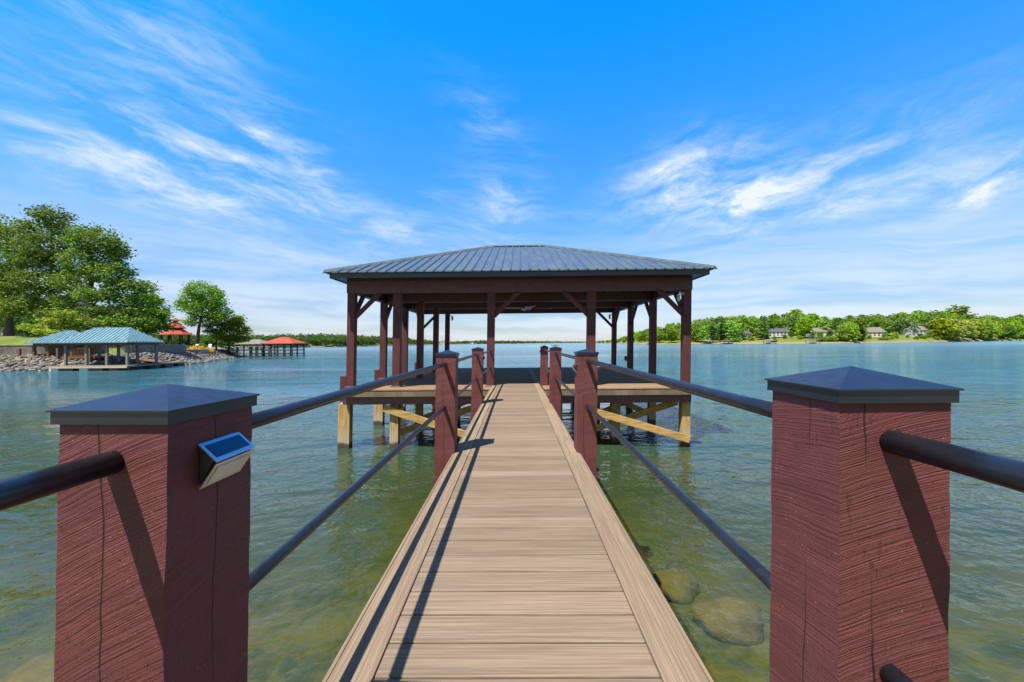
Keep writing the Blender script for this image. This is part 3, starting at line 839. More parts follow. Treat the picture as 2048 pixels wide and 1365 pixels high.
# ================================================================ left shore
SHORE = [(-160, 30), (-90, 36), (-62, 41.5), (-50, 43.8), (-44.5, 45.8), (-43.6, 49), (-46.5, 57), (-51, 65), (-55.6, 74), (-60, 84), (-62.5, 90), (-66, 96), (-74, 101), (-100, 112), (-170, 130)]
def poly_dist(PX, PY, poly):
    """signed distance, positive inside"""
    n = len(poly); d = np.full(PX.shape, 1e9); ins = np.zeros(PX.shape, bool)
    for i in range(n):
        x0, y0 = poly[i]; x1, y1 = poly[(i + 1) % n]; ex, ey = x1 - x0, y1 - y0
        tt = np.clip(((PX - x0) * ex + (PY - y0) * ey) / (ex * ex + ey * ey), 0, 1)
        d = np.minimum(d, np.hypot(PX - x0 - tt * ex, PY - y0 - tt * ey))
        c = ((y0 > PY) != (y1 > PY)) & (PX < (x1 - x0) * (PY - y0) / (y1 - y0 + 1e-12) + x0); ins ^= c
    return np.where(ins, d, -d)
def sst(a, b, x): t_ = np.clip((x - a) / (b - a), 0, 1); return t_ * t_ * (3 - 2 * t_)
def land_h(x, y):
    d = poly_dist(x, y, SHORE)
    h = -2.4 + 1.0 * sst(-2.5, 0.2, d) + 1.45 * sst(0, 4.2, d)
    lawn = sst(-46, -52, x) * sst(70, 62, y)
    back = sst(-66, -74, x) * sst(84, 72, y)
    h = h + .35 * sst(5.2, 6.2, d) + np.maximum(lawn, back) * (.85 * sst(5.2, 5.8, d) + 1.6 * sst(8, 24, d))
    return h + .05 * np.sin(x * .7) * np.cos(y * .6)
xs = np.concatenate([np.linspace(-160, -85, 40), np.linspace(-84, -40, 110)]); ys = np.linspace(34, 128, 190)
XX, YY = np.meshgrid(xs, ys); ZZ = land_h(XX, YY)
V = np.stack([XX, YY, ZZ], -1).reshape(-1, 3); nx = len(xs); i, j = np.meshgrid(np.arange(nx - 1), np.arange(len(ys) - 1)); a = (j * nx + i).ravel()
lz = npmesh('terrain', V, np.stack([a, a + 1, a + nx + 1, a + nx], -1), M['land'])
lz.data.polygons.foreach_set('use_smooth', [True] * len(lz.data.polygons))
tag(lz, 'grassy left shore running out to a point', None, None, 'structure')
def LH(x, y): return float(land_h(np.array([float(x)]), np.array([float(y)]))[0])

# riprap along the bank
def riprap():
    rr = np.random.RandomState(5); import bmesh
    bm = bmesh.new(); bmesh.ops.create_icosphere(bm, subdivisions=1, radius=1)
    bv = np.array([v.co[:] for v in bm.verts]); bf = np.array([[v.index for v in f.verts] for f in bm.faces]); bm.free()
    Vs = []; Fs = []; o = 0; n = 0
    while n < 5200:
        x = rr.uniform(-80, -42); y = rr.uniform(38, 98)
        d = poly_dist(np.array([x]), np.array([y]), SHORE)[0]
        if d < -.6 or d > 4.4: continue
        s = rr.uniform(.12, .33) * (1.1 if d < 2 else .85)
        q = bv * (1 + rr.uniform(-.22, .22, bv.shape)) * np.array([rr.uniform(.8, 1.5), rr.uniform(.7, 1.2), rr.uniform(.5, .8)]) * s
        a_ = rr.uniform(0, 6.28); ca, sa = math.cos(a_), math.sin(a_)
        q = np.stack([q[:, 0] * ca - q[:, 1] * sa, q[:, 0] * sa + q[:, 1] * ca, q[:, 2] + q[:, 0] * rr.uniform(-.3, .3)], -1)
        q += np.array([x, y, LH(x, y) + s * .22]); Vs.append(q); Fs.append(bf + o); o += len(q); n += 1
    tag(npmesh('riprap', np.concatenate(Vs), np.concatenate(Fs), M['riprap']), 'grey brown riprap rocks covering the bank', None, None, 'stuff')
riprap()

# ---------------------------------------------------------------- trees
def leaf_quads(C, size, rr, flat=.35):
    """quads at centres C with random facing"""
    n = len(C); a = rr.normal(size=(n, 3)); a[:, 2] *= flat; a /= np.linalg.norm(a, axis=1, keepdims=True) + 1e-9
    b = rr.normal(size=(n, 3)); b = b - a * (a * b).sum(1, keepdims=True); b /= np.linalg.norm(b, axis=1, keepdims=True) + 1e-9
    s = (size * rr.uniform(.6, 1.35, n))[:, None]; a = a * s; b = b * s * .62
    V = np.stack([C - a, C + b * .9 - a * .1, C + a, C - b * .9 + a * .1], 1).reshape(-1, 3)
    return V, np.arange(4 * n).reshape(-1, 4)

def crown_points(lobes, n_cl, n_leaf, cl_r, rr, shell=.55):
    """lobes: (x,y,z,rx,ry,rz). leaf clumps mostly near each lobe's outside, leaves inside clumps"""
    L = np.array(lobes); vol = (L[:, 3] * L[:, 4] * L[:, 5]) ** .75; pr = vol / vol.sum()
    idx = rr.choice(len(L), n_cl, p=pr); d = rr.normal(size=(n_cl, 3)); d /= np.linalg.norm(d, axis=1, keepdims=True)
    rad = shell + (1 - shell) * rr.uniform(0, 1, n_cl) ** .6
    C = L[idx, :3] + d * L[idx, 3:6] * rad[:, None]
    P = np.repeat(C, n_leaf, 0); q = rr.normal(size=P.shape) * cl_r * np.array([1, 1, .55]) * np.repeat(rr.uniform(.55, 1.3, n_cl), n_leaf)[:, None]
    return C, P + q

def limb(mb, p, q, r0, r1, rr, seg=7, sag=.08, n=5):
    p = np.array(p, float); q = np.array(q, float); L_ = np.linalg.norm(q - p)
    off = rr.normal(size=3) * L_ * sag; pts = []; rs = []
    for i in range(n + 1):
        f = i / n; c = p + (q - p) * f + off * math.sin(math.pi * f) + np.array([0, 0, -L_ * .06 * math.sin(math.pi * f)])
        pts.append(tuple(c)); rs.append(r0 + (r1 - r0) * f)
    mb.tube(pts, rs, seg, cap=False); return pts

def big_tree(name, label, x, y, zb, trunk_top, lobes, n_cl, n_leaf, leaf, cl_r, mat, r0=.35, seed=1, group=None, lean=(0, 0), shell=.5, nbr=90, fork=.45):
    rr = np.random.RandomState(seed); t = thing(name, label, 'tree', (x, y, zb), group)
    mb = MB(); top = np.array([x + lean[0], y + lean[1], trunk_top])
    base = np.array([x, y, zb - .3]); n = 9; pts = []; rs = []
    for i in range(n + 1):
        f = i / n; c = base + (top - base) * f + np.array([math.sin(f * 5 + seed) * .18, math.cos(f * 4 + seed) * .15, 0]) * f
        pts.append(tuple(c)); rs.append(r0 * (1.35 if i == 0 else 1) * (1 - .72 * f))
    mb.tube(pts, rs, 10, cap=False)
    P = np.array(pts)
    C, LP = crown_points(lobes, n_cl, n_leaf, cl_r, rr, shell)
    tips = []
    for l in lobes:
        c = np.array(l[:3]); zt = min(max(c[2] - .25 * np.hypot(c[0] - x, c[1] - y) - .3 * l[5], zb + (trunk_top - zb) * fork), trunk_top)
        k = int(np.argmin(abs(P[:, 2] - zt))); f = k / n
        q = limb(mb, P[k], c, r0 * .45 * (1 - .5 * f), .05, rr, 7, .06); tips += [q[2], q[3], q[4], q[5]]
    T = np.array(tips + pts[4:])
    for c in C[rr.choice(len(C), min(nbr, len(C)), replace=False)]:
        k = int(np.argmin(np.linalg.norm(T - c, axis=1) + rr.uniform(0, .8, len(T)))); limb(mb, T[k], c, .045, .014, rr, 4, .08, 3)
    mb.open = True
    mb.build('trunk', M['bark'], t, (x, y, zb), smooth=True)
    V, Fq = leaf_quads(LP, leaf, rr)
    npmesh('crown', V, Fq, mat, t, (x, y, zb)); return t

def lobes_px(lst, Y, depth_k=1.0):
    """lobes from (px, py, r_px_x, r_px_z, dY)"""
    out = []
    for px, py, rx, rz, dY in lst:
        y = Y + dY; out.append((X(px, y), y, Z(px, py, y), rx / F * y, rx / F * y * depth_k, rz / F * y))
    return out

Y1 = 57.
big_tree('oak_tree', 'tall broad oak with dark limbs standing behind the blue roofed docks', X(160, Y1), Y1, LH(X(160, Y1), Y1), Z(165, 505, Y1),
    lobes_px([(180, 478, 46, 28, 0), (222, 505, 26, 22, 1), (150, 520, 34, 26, -1), (205, 545, 42, 26, 0), (252, 572, 42, 14, 1), (130, 565, 32, 18, 1),
              (188, 588, 42, 12, -1), (262, 604, 32, 14, 1), (225, 622, 50, 9, 0), (135, 605, 30, 12, 2), (195, 645, 50, 7, -2), (255, 642, 40, 9, 0)], Y1, .8),
    880, 25, .19, .53, M['leaf_b'], .55, 11, 'tall shade trees on the left shore', (1.2, 0), nbr=160)
Y2 = 60.
big_tree('oak_tree', 'tallest tree on the left shore with an open bright topped crown', X(92, Y2), Y2, LH(X(92, Y2), Y2), Z(92, 440, Y2),
    lobes_px([(92, 430, 32, 24, 0), (60, 458, 26, 20, 1), (122, 462, 22, 18, 0), (80, 490, 40, 24, -1), (50, 515, 36, 24, 0), (105, 540, 34, 22, 1), (60, 560, 44, 22, -1),
              (90, 595, 42, 20, 0), (40, 610, 44, 20, 0), (110, 630, 32, 14, -2)], Y2, .8),
    680, 24, .19, .53, M['leaf_a'], .5, 23, 'tall shade trees on the left shore', nbr=140)
Y3 = 62.
big_tree('oak_tree', 'dense dark tree at the far left edge above the lawn', X(5, Y3), Y3, LH(X(5, Y3), Y3), Z(0, 460, Y3),
    lobes_px([(10, 460, 40, 28, 0), (-35, 470, 44, 34, 2), (35, 500, 28, 24, -1), (-10, 520, 50, 30, 0), (20, 560, 44, 28, 0), (-20, 600, 56, 30, 0), (28, 615, 36, 20, -2), (-40, 560, 50, 40, 2)], Y3, .8),
    660, 24, .2, .56, M['leaf_b'], .5, 37, 'tall shade trees on the left shore', nbr=100)
Y4 = 66.
big_tree('maple_tree', 'rounded green tree at the right of the shade trees above the blue roof', X(288, Y4), Y4, LH(X(288, Y4), Y4), Z(288, 620, Y4),
    lobes_px([(285, 600, 24, 16, 0), (300, 626, 26, 18, 0), (270, 632, 30, 18, 0), (298, 650, 30, 14, 0), (250, 655, 34, 14, 1)], Y4, .9),
    420, 28, .19, .55, M['leaf_a'], .25, 41, nbr=50, fork=.3)
Y5 = 53.
big_tree('dogwood_tree', 'low yellow green understory tree spreading in flat layers by the lawn', X(75, Y5), Y5, LH(X(75, Y5), Y5), Z(75, 640, Y5),
    lobes_px([(62, 655, 20, 4, 0), (98, 642, 24, 4, 0), (122, 628, 20, 4, 0), (90, 664, 24, 4, -1), (132, 652, 22, 4, 1)], Y5, .8),
    150, 24, .16, .36, M['leaf_y'], .12, 43, nbr=40, fork=.4)
big_tree('dogwood_tree', 'light green understory tree under the tall oak', X(190, 60), 60, LH(X(190, 60), 60), Z(190, 650, 60),
    lobes_px([(190, 650, 34, 10, 0), (215, 640, 30, 9, 0), (160, 655, 24, 8, 0)], 60, .9), 220, 26, .16, .45, M['leaf_c'], .12, 44, nbr=40, fork=.4)
big_tree('hedge_tree', 'dark evergreen screen at the back of the left lawn', X(150, 74), 76, LH(X(150, 76), 76), Z(150, 640, 76),
    lobes_px([(100, 650, 30, 22, 0), (150, 645, 40, 26, 0), (210, 648, 40, 24, 0), (255, 655, 30, 18, 0), (60, 655, 26, 18, 2), (20, 640, 26, 30, 4), (-20, 620, 40, 50, 6)], 76, .6), 900, 22, .3, .8, M['leaf_d'], .3, 45, nbr=20)
Y6 = 82.
big_tree('maple_tree', 'round bright green maple with a leaning trunk beside the red gazebo', X(387, Y6), Y6, LH(X(387, Y6), Y6), Z(402, 600, Y6),
    lobes_px([(402, 585, 34, 22, 0), (378, 600, 24, 18, 0), (425, 600, 24, 20, 0), (400, 618, 34, 18, 0), (365, 612, 15, 10, 0), (383, 640, 14, 10, -1), (372, 645, 12, 8, 0), (440, 628, 20, 14, 0), (415, 638, 16, 10, 1)], Y6, .9),
    620, 26, .17, .42, M['leaf_c'], .42, 53, None, (1.6, 0), shell=.45, nbr=90)
Y7 = 87.
big_tree('pine_tree', 'thin dark tree with sparse branches right of the round maple', X(428, Y7), Y7, LH(X(428, Y7), Y7), Z(428, 625, Y7),
    lobes_px([(428, 632, 16, 9, 0), (415, 650, 14, 6, 0), (440, 648, 16, 8, 0), (425, 662, 20, 5, 0)], Y7, .9), 170, 22, .17, .45, M['leaf_d'], .2, 61, nbr=70, fork=.3)
big_tree('oak_tree', 'spreading dark green tree at the tip of the point', X(450, Y7), Y7 + .5, LH(X(450, Y7), Y7 + .5), Z(458, 645, Y7),
    lobes_px([(470, 642, 16, 11, 0), (484, 662, 13, 9, 0), (458, 655, 20, 10, 0), (445, 672, 24, 8, 0), (470, 678, 22, 6, 1)], Y7, .9), 330, 26, .17, .42, M['leaf_b'], .25, 67, nbr=90, fork=.2)

# shrubs on the point
def shrub(name, label, x, y, r, mat, seed, n=60, group=None, cat='shrub', fl=.12):
    rr = np.random.RandomState(seed); z = LH(x, y)
    t = thing(name, label, cat, (x, y, z), group)
    C, P = crown_points([(x, y, z + r * .55, r, r, r * .6)], n, 14, r * .25, rr, .5)
    Vv, Fq = leaf_quads(P, fl, rr); npmesh('foliage', Vv, Fq, mat, t, (x, y, z))
    m = MB(); m.tube([(x, y, z - .1), (x, y, z + r * .5)], [.06, .03], 6); m.build('stem', M['bark'], t, (x, y, z))
for k, (px, yy, r, mt, lab) in enumerate([(458, 86, 1.6, 'leaf_d', 'dark bush at the tip of the rocky point'), (396, 80, 1.2, 'leaf_c', 'green bush at the foot of the leaning maple'),
        (340, 75.5, .7, 'leaf_d', 'small dark conical shrub left of the terrace chairs'), (331, 75.5, .7, 'leaf_d', 'small shrub under the left side of the gazebo'), (357, 75.5, .7, 'leaf_d', 'small dark shrub right of the terrace chairs')]):
    shrub('bush', lab, X(px, yy), yy, r, M[mt], 80 + k)
for k, (px, yy, lab) in enumerate([(384, 75, 'low yellow flower clump on the terrace edge, left'), (395, 75.5, 'low yellow flower clump on the terrace edge, middle'), (412, 76.5, 'low yellow flower clump on the terrace edge, right')]):
    shrub('flower_bush', lab, X(px, yy), yy, .75, M['yellow'], 90 + k, 60, 'yellow flowers on the terrace', 'flowers', .10)

# ---------------------------------------------------------------- gazebo
def gazebo():
    x, y = X(345, 78), 78.; z = LH(x, y)
    t = thing('gazebo', 'octagonal gazebo with three tier red roof on the left point', 'gazebo', (x, y, z)); n = 8; zf = 1.25
    def ring(r, zz, k0=.5): return [(x + r * math.cos(2 * math.pi * (k + k0) / n), y + r * math.sin(2 * math.pi * (k + k0) / n), zz) for k in range(n)]
    m = MB(); m.prism([p[:2] for p in ring(2.6, 0)], z - .2, zf); m.build('base', M['stone'], t, (x, y, z))
    for p in ring(2.25, zf):
        q = MB(); q.box(p[0] - .1, p[0] + .1, p[1] - .1, p[1] + .1, zf + .002, 3.35); q.build('post', M['darktimber'], t, (x, y, z))
    def cone(name, r0, z0, r1, z1, mat):
        q = MB(); A = ring(r0, z0); Bq = ring(r1, z1); Cc = ring(r0, z0 - .10)
        q.raw(A + Bq + Cc, [(k, (k + 1) % n, n + (k + 1) % n, n + k) for k in range(n)] + [(2 * n + k, 2 * n + (k + 1) % n, (k + 1) % n, k) for k in range(n)] + [tuple(n + k for k in range(n)), tuple(2 * n + k for k in range(n))[::-1]])
        return q.build(name, mat, t, (x, y, z))
    cone('lower_roof', 2.75, 3.35, 1.35, 4.4, M['brickred'])
    cone('lantern_band', 1.3, 4.55, 1.2, 4.62, M['darktimber'])
    cone('middle_roof', 1.75, 4.68, .55, 5.65, M['brickred'])
    cone('cupola', .45, 5.76, .42, 6.05, M['tan'])
    cone('top_roof', .78, 6.12, .05, 6.7, M['brickred'])
    q = MB()
    for a, b in zip(ring(2.25, zf + .9), ring(2.25, zf + .9)[1:] + ring(2.25, zf + .9)[:1]): q.beam(a, b, .06, .06)
    q.build('rail', M['darktimber'], t, (x, y, z))
gazebo()

# terrace walls
def wall(name, label, pts, h, th, mat, zbase=None, cap=True):
    x0, y0 = pts[0]; z = LH(x0, y0) if zbase is None else zbase; t = thing(name, label, 'wall', (x0, y0, z))
    m = MB(); c = MB()
    for a, b in zip(pts[:-1], pts[1:]):
        m.beam((*a, z + h / 2 - .3), (*b, z + h / 2 - .3), th, h + .6)
        c.beam((*a, z + h + .035), (*b, z + h + .035), th + .1, .07)
    m.build('wall_body', mat, t, (x0, y0, z)); c.build('coping', M['stone'], t, (x0, y0, z)); return t
wall('retaining_wall', 'long stone retaining wall below the left lawn', [(-120, 38.9), (-90, 41.2), (-62.8, 46.6), (-53, 48.5), (-49.6, 50.5), (-51.2, 57.5), (-55.5, 66)], 1.25, .35, M['stonedark'], .05)
wall('terrace_wall', 'low stone wall in front of the red gazebo', [(X(318, 73), 73), (X(340, 74), 74)], .7, .3, M['stonedark'], .35)
wall('terrace_wall', 'stone planter wall right of the red gazebo', [(X(365, 75), 75), (X(390, 77), 77), (X(408, 78), 78)], .75, .3, M['stonedark'], .35)
m = MB(); zt = .42
m.prism([(X(250, 64), 64), (X(395, 72), 72), (X(425, 80), 80), (X(400, 86), 86), (X(300, 84), 84), (X(240, 72), 72)], -.6, zt)
tag(m.build('patio', M['stone'], org=(-60, 75, .4)), 'pale stone patio around the gazebo', None, None, 'structure')

def adirondack(x, y, rot, label):
    z = .42; t = thing('garden_chair', label, 'chair', (x, y, z), 'white garden chairs on the terrace'); t.rotation_euler[2] = rot
    def part(name, boxes):
        m = MB()
        for b in boxes: m.beam(*b)
        ob = m.build(name, M['white'], None, (0, 0, 0)); ob.parent = t; return ob
    part('seat', [((0, -.3, .38), (0, .25, .28), .55, .04)])
    part('backrest', [((0, .22, .26), (0, .52, 1.0), .55, .04)])
    for s in (-1, 1):
        part('leg', [((s * .28, -.32, 0), (s * .28, -.30, .56), .06, .08)]); part('leg', [((s * .28, .38, 0), (s * .28, .10, .34), .06, .08)])
        part('armrest', [((s * .31, -.38, .58), (s * .31, .35, .58), .12, .03)])
for k, (px, yy, ro, lab) in enumerate([(338, 74.2, .4, 'white garden chair at the left of the terrace group'), (346, 74.0, -.1, 'white garden chair in the middle of the terrace group'),
        (355, 74.3, -.4, 'white garden chair at the right of the terrace group'), (385, 77.2, 0, 'white garden chair by the planter wall'), (413, 79.5, .2, 'white garden chair nearest the tip of the point')]):
    adirondack(X(px, yy), yy, ro, lab)

# stone house at far left
def stone_house():
    x1, y, z = X(38, 80), 80., 2.6
    t = thing('stone_house', 'stone house half hidden by trees above the left lawn', 'house', (x1 - 7, y, z)); o = (x1 - 7, y, z)
    m = MB(); m.box(x1 - 14, x1, y, y + 9, z - 2, 7.4); m.build('wall', M['stone'], t, o)
    m = MB(); m.raw([(x1 - 14.6, y - .6, 7.4), (x1 + .6, y - .6, 7.4), (x1 + .6, y + 9.6, 7.4), (x1 - 14.6, y + 9.6, 7.4), (x1 - 14.6, y + 4.5, 10.5), (x1 + .6, y + 4.5, 10.5)], [(0, 1, 5, 4), (2, 3, 4, 5), (1, 2, 5), (3, 0, 4), (0, 3, 2, 1)]); m.build('roof', M['greyroof'], t, o)
    for wx in (x1 - 2.6, x1 - 6.2, x1 - 10):
        for wz in (z + .3, z + 2.9):
            f = MB(); f.box(wx - .75, wx + .75, y - .06, y - .001, wz, wz + 1.5); f = f.build('window', M['white'], t, o)
            g_ = MB(); g_.box(wx - .65, wx + .65, y - .075, y - .061, wz + .1, wz + 1.4); g_.build('pane', M['glass'], f, o)
stone_house()

# ---------------------------------------------------------------- hip-roofed docks
def hip_roof(x0, x1, y0, y1, ze, zr, ins, th=.08, ribs=0):
    """hip roof solid; ridge along x"""
    m = MB(); ym = (y0 + y1) / 2
    T = [(x0, y0, ze), (x1, y0, ze), (x1, y1, ze), (x0, y1, ze), (x0 + ins, ym, zr), (x1 - ins, ym, zr)]
    Bm = [(a, b, c - th) for a, b, c in T[:4]]
    m.raw(T + Bm, [(0, 1, 5, 4), (1, 2, 5), (2, 3, 4, 5), (3, 0, 4), (0, 6, 7, 1), (1, 7, 8, 2), (2, 8, 9, 3), (3, 9, 6, 0), (6, 9, 8, 7)])
    if ribs:
        def rib(p, q, lat):
            p = Vector(p); q = Vector(q)
            if (q - p).length < .15: return
            vs = []
            for e in (p, q):
                for a, b in ((-.06, 0), (-.035, .085), (.035, .085), (.06, 0)): vs.append(e + Vector(lat) * a + Vector((0, 0, b)))
            m.raw(vs, [(0, 1, 5, 4), (1, 2, 6, 5), (2, 3, 7, 6), (0, 3, 2, 1), (4, 5, 6, 7), (0, 4, 7, 3)])
        x = x0 + ribs / 2
        while x < x1:
            f = min(1, (x - x0) / ins, (x1 - x) / ins); hy = (y1 - y0) / 2
            rib((x, y0, ze), (x, y0 + hy * f, ze + (zr - ze) * f), (1, 0, 0)); rib((x, y1, ze), (x, y1 - hy * f, ze + (zr - ze) * f), (1, 0, 0)); x += ribs
        y = y0 + ribs / 2
        while y < y1:
            f = min((y - y0), (y1 - y)) / ((y1 - y0) / 2)
            rib((x0, y, ze), (x0 + ins * f, y, ze + (zr - ze) * f), (0, 1, 0)); rib((x1, y, ze), (x1 - ins * f, y, ze + (zr - ze) * f), (0, 1, 0)); y += ribs
    return m

def blue_dock():
    o = (-46, 45, ZW); t = thing('boat_dock', 'floating dock under the larger blue metal hip roof', 'boathouse', o, 'blue roofed docks')
    hip_roof(-49.75, -41.9, 42.45, 47.0, 1.58, 3.22, 1.9, .10, .42).build('metal_roof', M['blueroof'], t, o)
    m = MB(); m.beam((-49.4, 43.0, 1.36), (-42.2, 43.0, 1.36), .14, .24); m.beam((-49.4, 46.5, 1.36), (-42.2, 46.5, 1.36), .14, .24)
    m.beam((-49.33, 43.08, 1.36), (-49.33, 46.42, 1.36), .14, .235); m.beam((-42.27, 43.08, 1.36), (-42.27, 46.42, 1.36), .14, .235); m.build('roof_beam', M['browntimber'], t, o)
    for x in (-49.2, -46.9, -44.65, -42.4):
        for y in (43.0, 46.5):
            m = MB(); m.box(x - .11, x + .11, y - .11, y + .11, -4.0, 1.24); m.build('post', M['greytimber'], t, o)
    m = MB(); m.box(-49.6, -41.2, 41.75, 42.85, -1.12, -.95); m.box(-43.5, -42.65, 43.15, 51.2, -1.12, -.95); m.box(-42.5, -41.6, 43.15, 46.2, -1.12, -.951)
    m.build('dock_boards', M['greytimber'], t, o)
    m = MB(); m.box(-49.6, -41.2, 41.72, 41.749, -1.20, -1.0); m.build('edge_trim', M['tan'], t, o)
    for x in (-49.2, -47.6, -46.0, -44.4, -42.8):
        m = MB(); m.box(x - .45, x + .45, 41.85, 42.75, -1.62, -1.125); m.build('float', M['white'] if x in (-49.2, -46.0) else M['darkplastic'], t, o)
    for y in (44.2, 46.4, 48.6, 50.4):
        m = MB(); m.box(-43.4, -42.75, y - .5, y + .5, -1.62, -1.125); m.build('float', M['darkplastic'], t, o)
blue_dock()

def blue_deck():
    o = (-54, 48, ZW); t = thing('boat_dock', 'raised brown deck under the smaller blue metal hip roof', 'boathouse', o, 'blue roofed docks')
    hip_roof(-57.2, -51.6, 45.7, 50.2, 1.62, 3.08, 2.3, .10, .42).build('metal_roof', M['blueroof'], t, o)
    m = MB(); m.beam((-56.7, 46.2, 1.40), (-52.0, 46.2, 1.40), .14, .24); m.beam((-56.7, 49.7, 1.40), (-52.0, 49.7, 1.40), .14, .24); m.build('roof_beam', M['browntimber'], t, o)
    for x in (-54.9, -52.1, -56.6):
        for y in (46.2, 49.7):
            m = MB(); m.box(x - .12, x + .12, y - .12, y + .12, -3.6, 1.28); m.build('post', M['browntimber'], t, o)
    m = MB(); m.box(-58.6, -48.6, 45.95, 50.4, -.28, -.04); m.build('deck', M['browntimber'], t, o)
    for x in (-57.9, -49.6, -53.4):
        m = MB(); m.box(x - .11, x + .11, 45.75, 45.94, -3.4, .95); m.build('post', M['browntimber'], t, o)
    m = MB()
    m.beam((-54.8, 46.0, -.4), (-52.2, 46.0, -1.5), .06, .16); m.beam((-54.8, 46.08, -1.5), (-52.2, 46.08, -.4), .06, .16); m.build('cross_brace', M['browntimber'], t, o)
    for a, b in (((-57.9, 50.2), (-48.8, 50.2)), ((-52.2, 46.0), (-48.8, 46.0))):
        m = MB(); m.beam((*a, .92), (*b, .92), .08, .05); m.beam((*a, .05), (*b, .05), .05, .05)
        n = int(abs(b[0] - a[0]) / .16)
        for k in range(n): xk = a[0] + (b[0] - a[0]) * k / n; m.beam((xk, a[1], .05), (xk, a[1], .90), .03, .03, up=(0, 1, 0))
        m.build('railing', M['browntimber'], t, o)
    m = MB(); m.beam((-48.7, 48.8, -.12), (-43.6, 48.4, -.93), 1.15, .10); m.build('ramp', M['browntimber'], t, o)
blue_deck()

# the two boathouses beyond the point
def far_dock(cx, cy, w_, d_, zd, ze, zr, mroof, label, lift=False):
    o = (cx, cy, ZW); t = thing('boat_dock', label, 'boathouse', o)
    x0, x1, y0, y1 = cx - w_ / 2, cx + w_ / 2, cy - d_ / 2, cy + d_ / 2
    hip_roof(x0 - .35, x1 + .35, y0 - .35, y1 + .35, ze, zr, w_ * .42, .12).build('roof', mroof, t, o)
    m = MB(); m.box(x0, x1, y0, y0 + 1.1, zd - .2, zd); m.box(x0, x1, y1 - 1.1, y1, zd - .2, zd); m.box(x0, x0 + 1.1, y0 + 1.1, y1 - 1.1, zd - .2, zd); m.box(x1 - 1.1, x1, y0 + 1.1, y1 - 1.1, zd - .2, zd); m.build('deck', M['darktimber'], t, o)
    n = 5
    for k in range(n):
        for y in (y0 + .2, y1 - .2):
            x = x0 + .2 + (x1 - x0 - .4) * k / (n - 1); m = MB(); m.box(x - .11, x + .11, y - .11, y + .11, -4, ze - .12); m.build('post', M['darktimber'], t, o)
    for y in (y0 + .05, y1 - .05):
        m = MB(); m.beam((x0, y, zd + .95), (x1, y, zd + .95), .06, .06)
        for k in range(30): xk = x0 + (x1 - x0) * (k + .5) / 30; m.beam((xk, y, zd), (xk, y, zd + .95), .03, .03, up=(0, 1, 0))
        q = MB(); q.beam((x0, y, -.95), (x1, y, -.95), .08, .16); q.build('stringer', M['darktimber'], t, o)
        m.build('railing', M['darktimber'] if not lift else M['houseblue'], t, o)
far_dock(X(510, 98), 98, 6.3, 5.5, 0.05, 1.45, 2.55, M['greyroof'], 'pier boathouse with grey hip roof beyond the point')
far_dock(X(566, 93), 93, 6.9, 5.5, 0.0, 1.50, 2.95, M['redroof'], 'pier boathouse with bright red hip roof beyond the point', True)
def rope_pier():
    x0, y0, x1, y1 = -66.5, 92.5, -58.0, 94.5; o = (x0, y0, 0)
    t = thing('footbridge', 'dark pier walkway with white rope swags reaching the far boathouses', 'pier', o)
    m = MB(); m.beam((x0, y0, -.05), (x1, y1, -.05), 1.4, .2); m.build('deck', M['darktimber'], t, o); N_ = 6; P_ = []
    for k in range(N_ + 1):
        f = k / N_; px_, py_ = x0 + (x1 - x0) * f, y0 + (y1 - y0) * f - .75; P_.append((px_, py_))
        m = MB(); m.box(px_ - .09, px_ + .09, py_ - .09, py_ + .09, -4, 1.1); m.build('post', M['darktimber'], t, o)
    for a, b in zip(P_[:-1], P_[1:]):
        m = MB(); m.tube([(a[0] + (b[0] - a[0]) * i / 6, a[1] + (b[1] - a[1]) * i / 6, .98 - .32 * math.sin(math.pi * i / 6)) for i in range(7)], .045, 6); m.build('rope', M['white'], t, o)
rope_pier()

# ================================================================ far shores
def strip(name, label, line, prof):
    """shore terrain: line = [(x, y)], prof = [(inland distance, [height per point])]"""
    n = len(line); L_ = [Vector((a, b)) for a, b in line]; V = []
    for i in range(n):
        nr = Vector((0, 1))
        for dist, hs_ in prof: p = L_[i] * ((L_[i].y + dist) / L_[i].y); V.append((p.x, p.y, hs_[i] if hasattr(hs_, '__len__') else hs_))
    k = len(prof); Fq = []
    for i in range(n - 1):
        for j in range(k - 1): a = i * k + j; Fq.append((a, a + k, a + k + 1, a + 1))
    ob = npmesh(name, np.array(V), np.array(Fq), M['land']); ob.data.polygons.foreach_set('use_smooth', [True] * len(ob.data.polygons))
    return tag(ob, label, None, None, 'structure')
def interp(line, hts, px, inland):
    pass
# right shore: (px, distance, hill height)
RS = [(1185, 1150, 0), (1205, 900, 1), (1228, 680, 2), (1262, 520, 5), (1310, 415, 9), (1350, 405, 14), (1400, 420, 15), (1450, 410, 16), (1500, 385, 17), (1560, 370, 18), (1620, 352, 17), (1680, 350, 16),
      (1740, 365, 17), (1800, 380, 18), (1850, 400, 19), (1900, 440, 19), (1950, 500, 20), (2000, 560, 22), (2048, 620, 24), (2150, 700, 26), (2300, 760, 28)]
RL = [(X(p, y), y) for p, y, h in RS]; RH = [h for _, _, h in RS]
RPROF = [(-6, -3.0), (0, ZW + .02), (1.5, ZW + .9), (18, [.4 + .05 * h for h in RH]), (45, [.24 * h for h in RH]), (100, [.75 * h for h in RH]), (170, [1.0 * h for h in RH]), (320, [1.0 * h for h in RH])]
strip('hill', 'wooded right shore of the lake with small lawns', RL, RPROF)
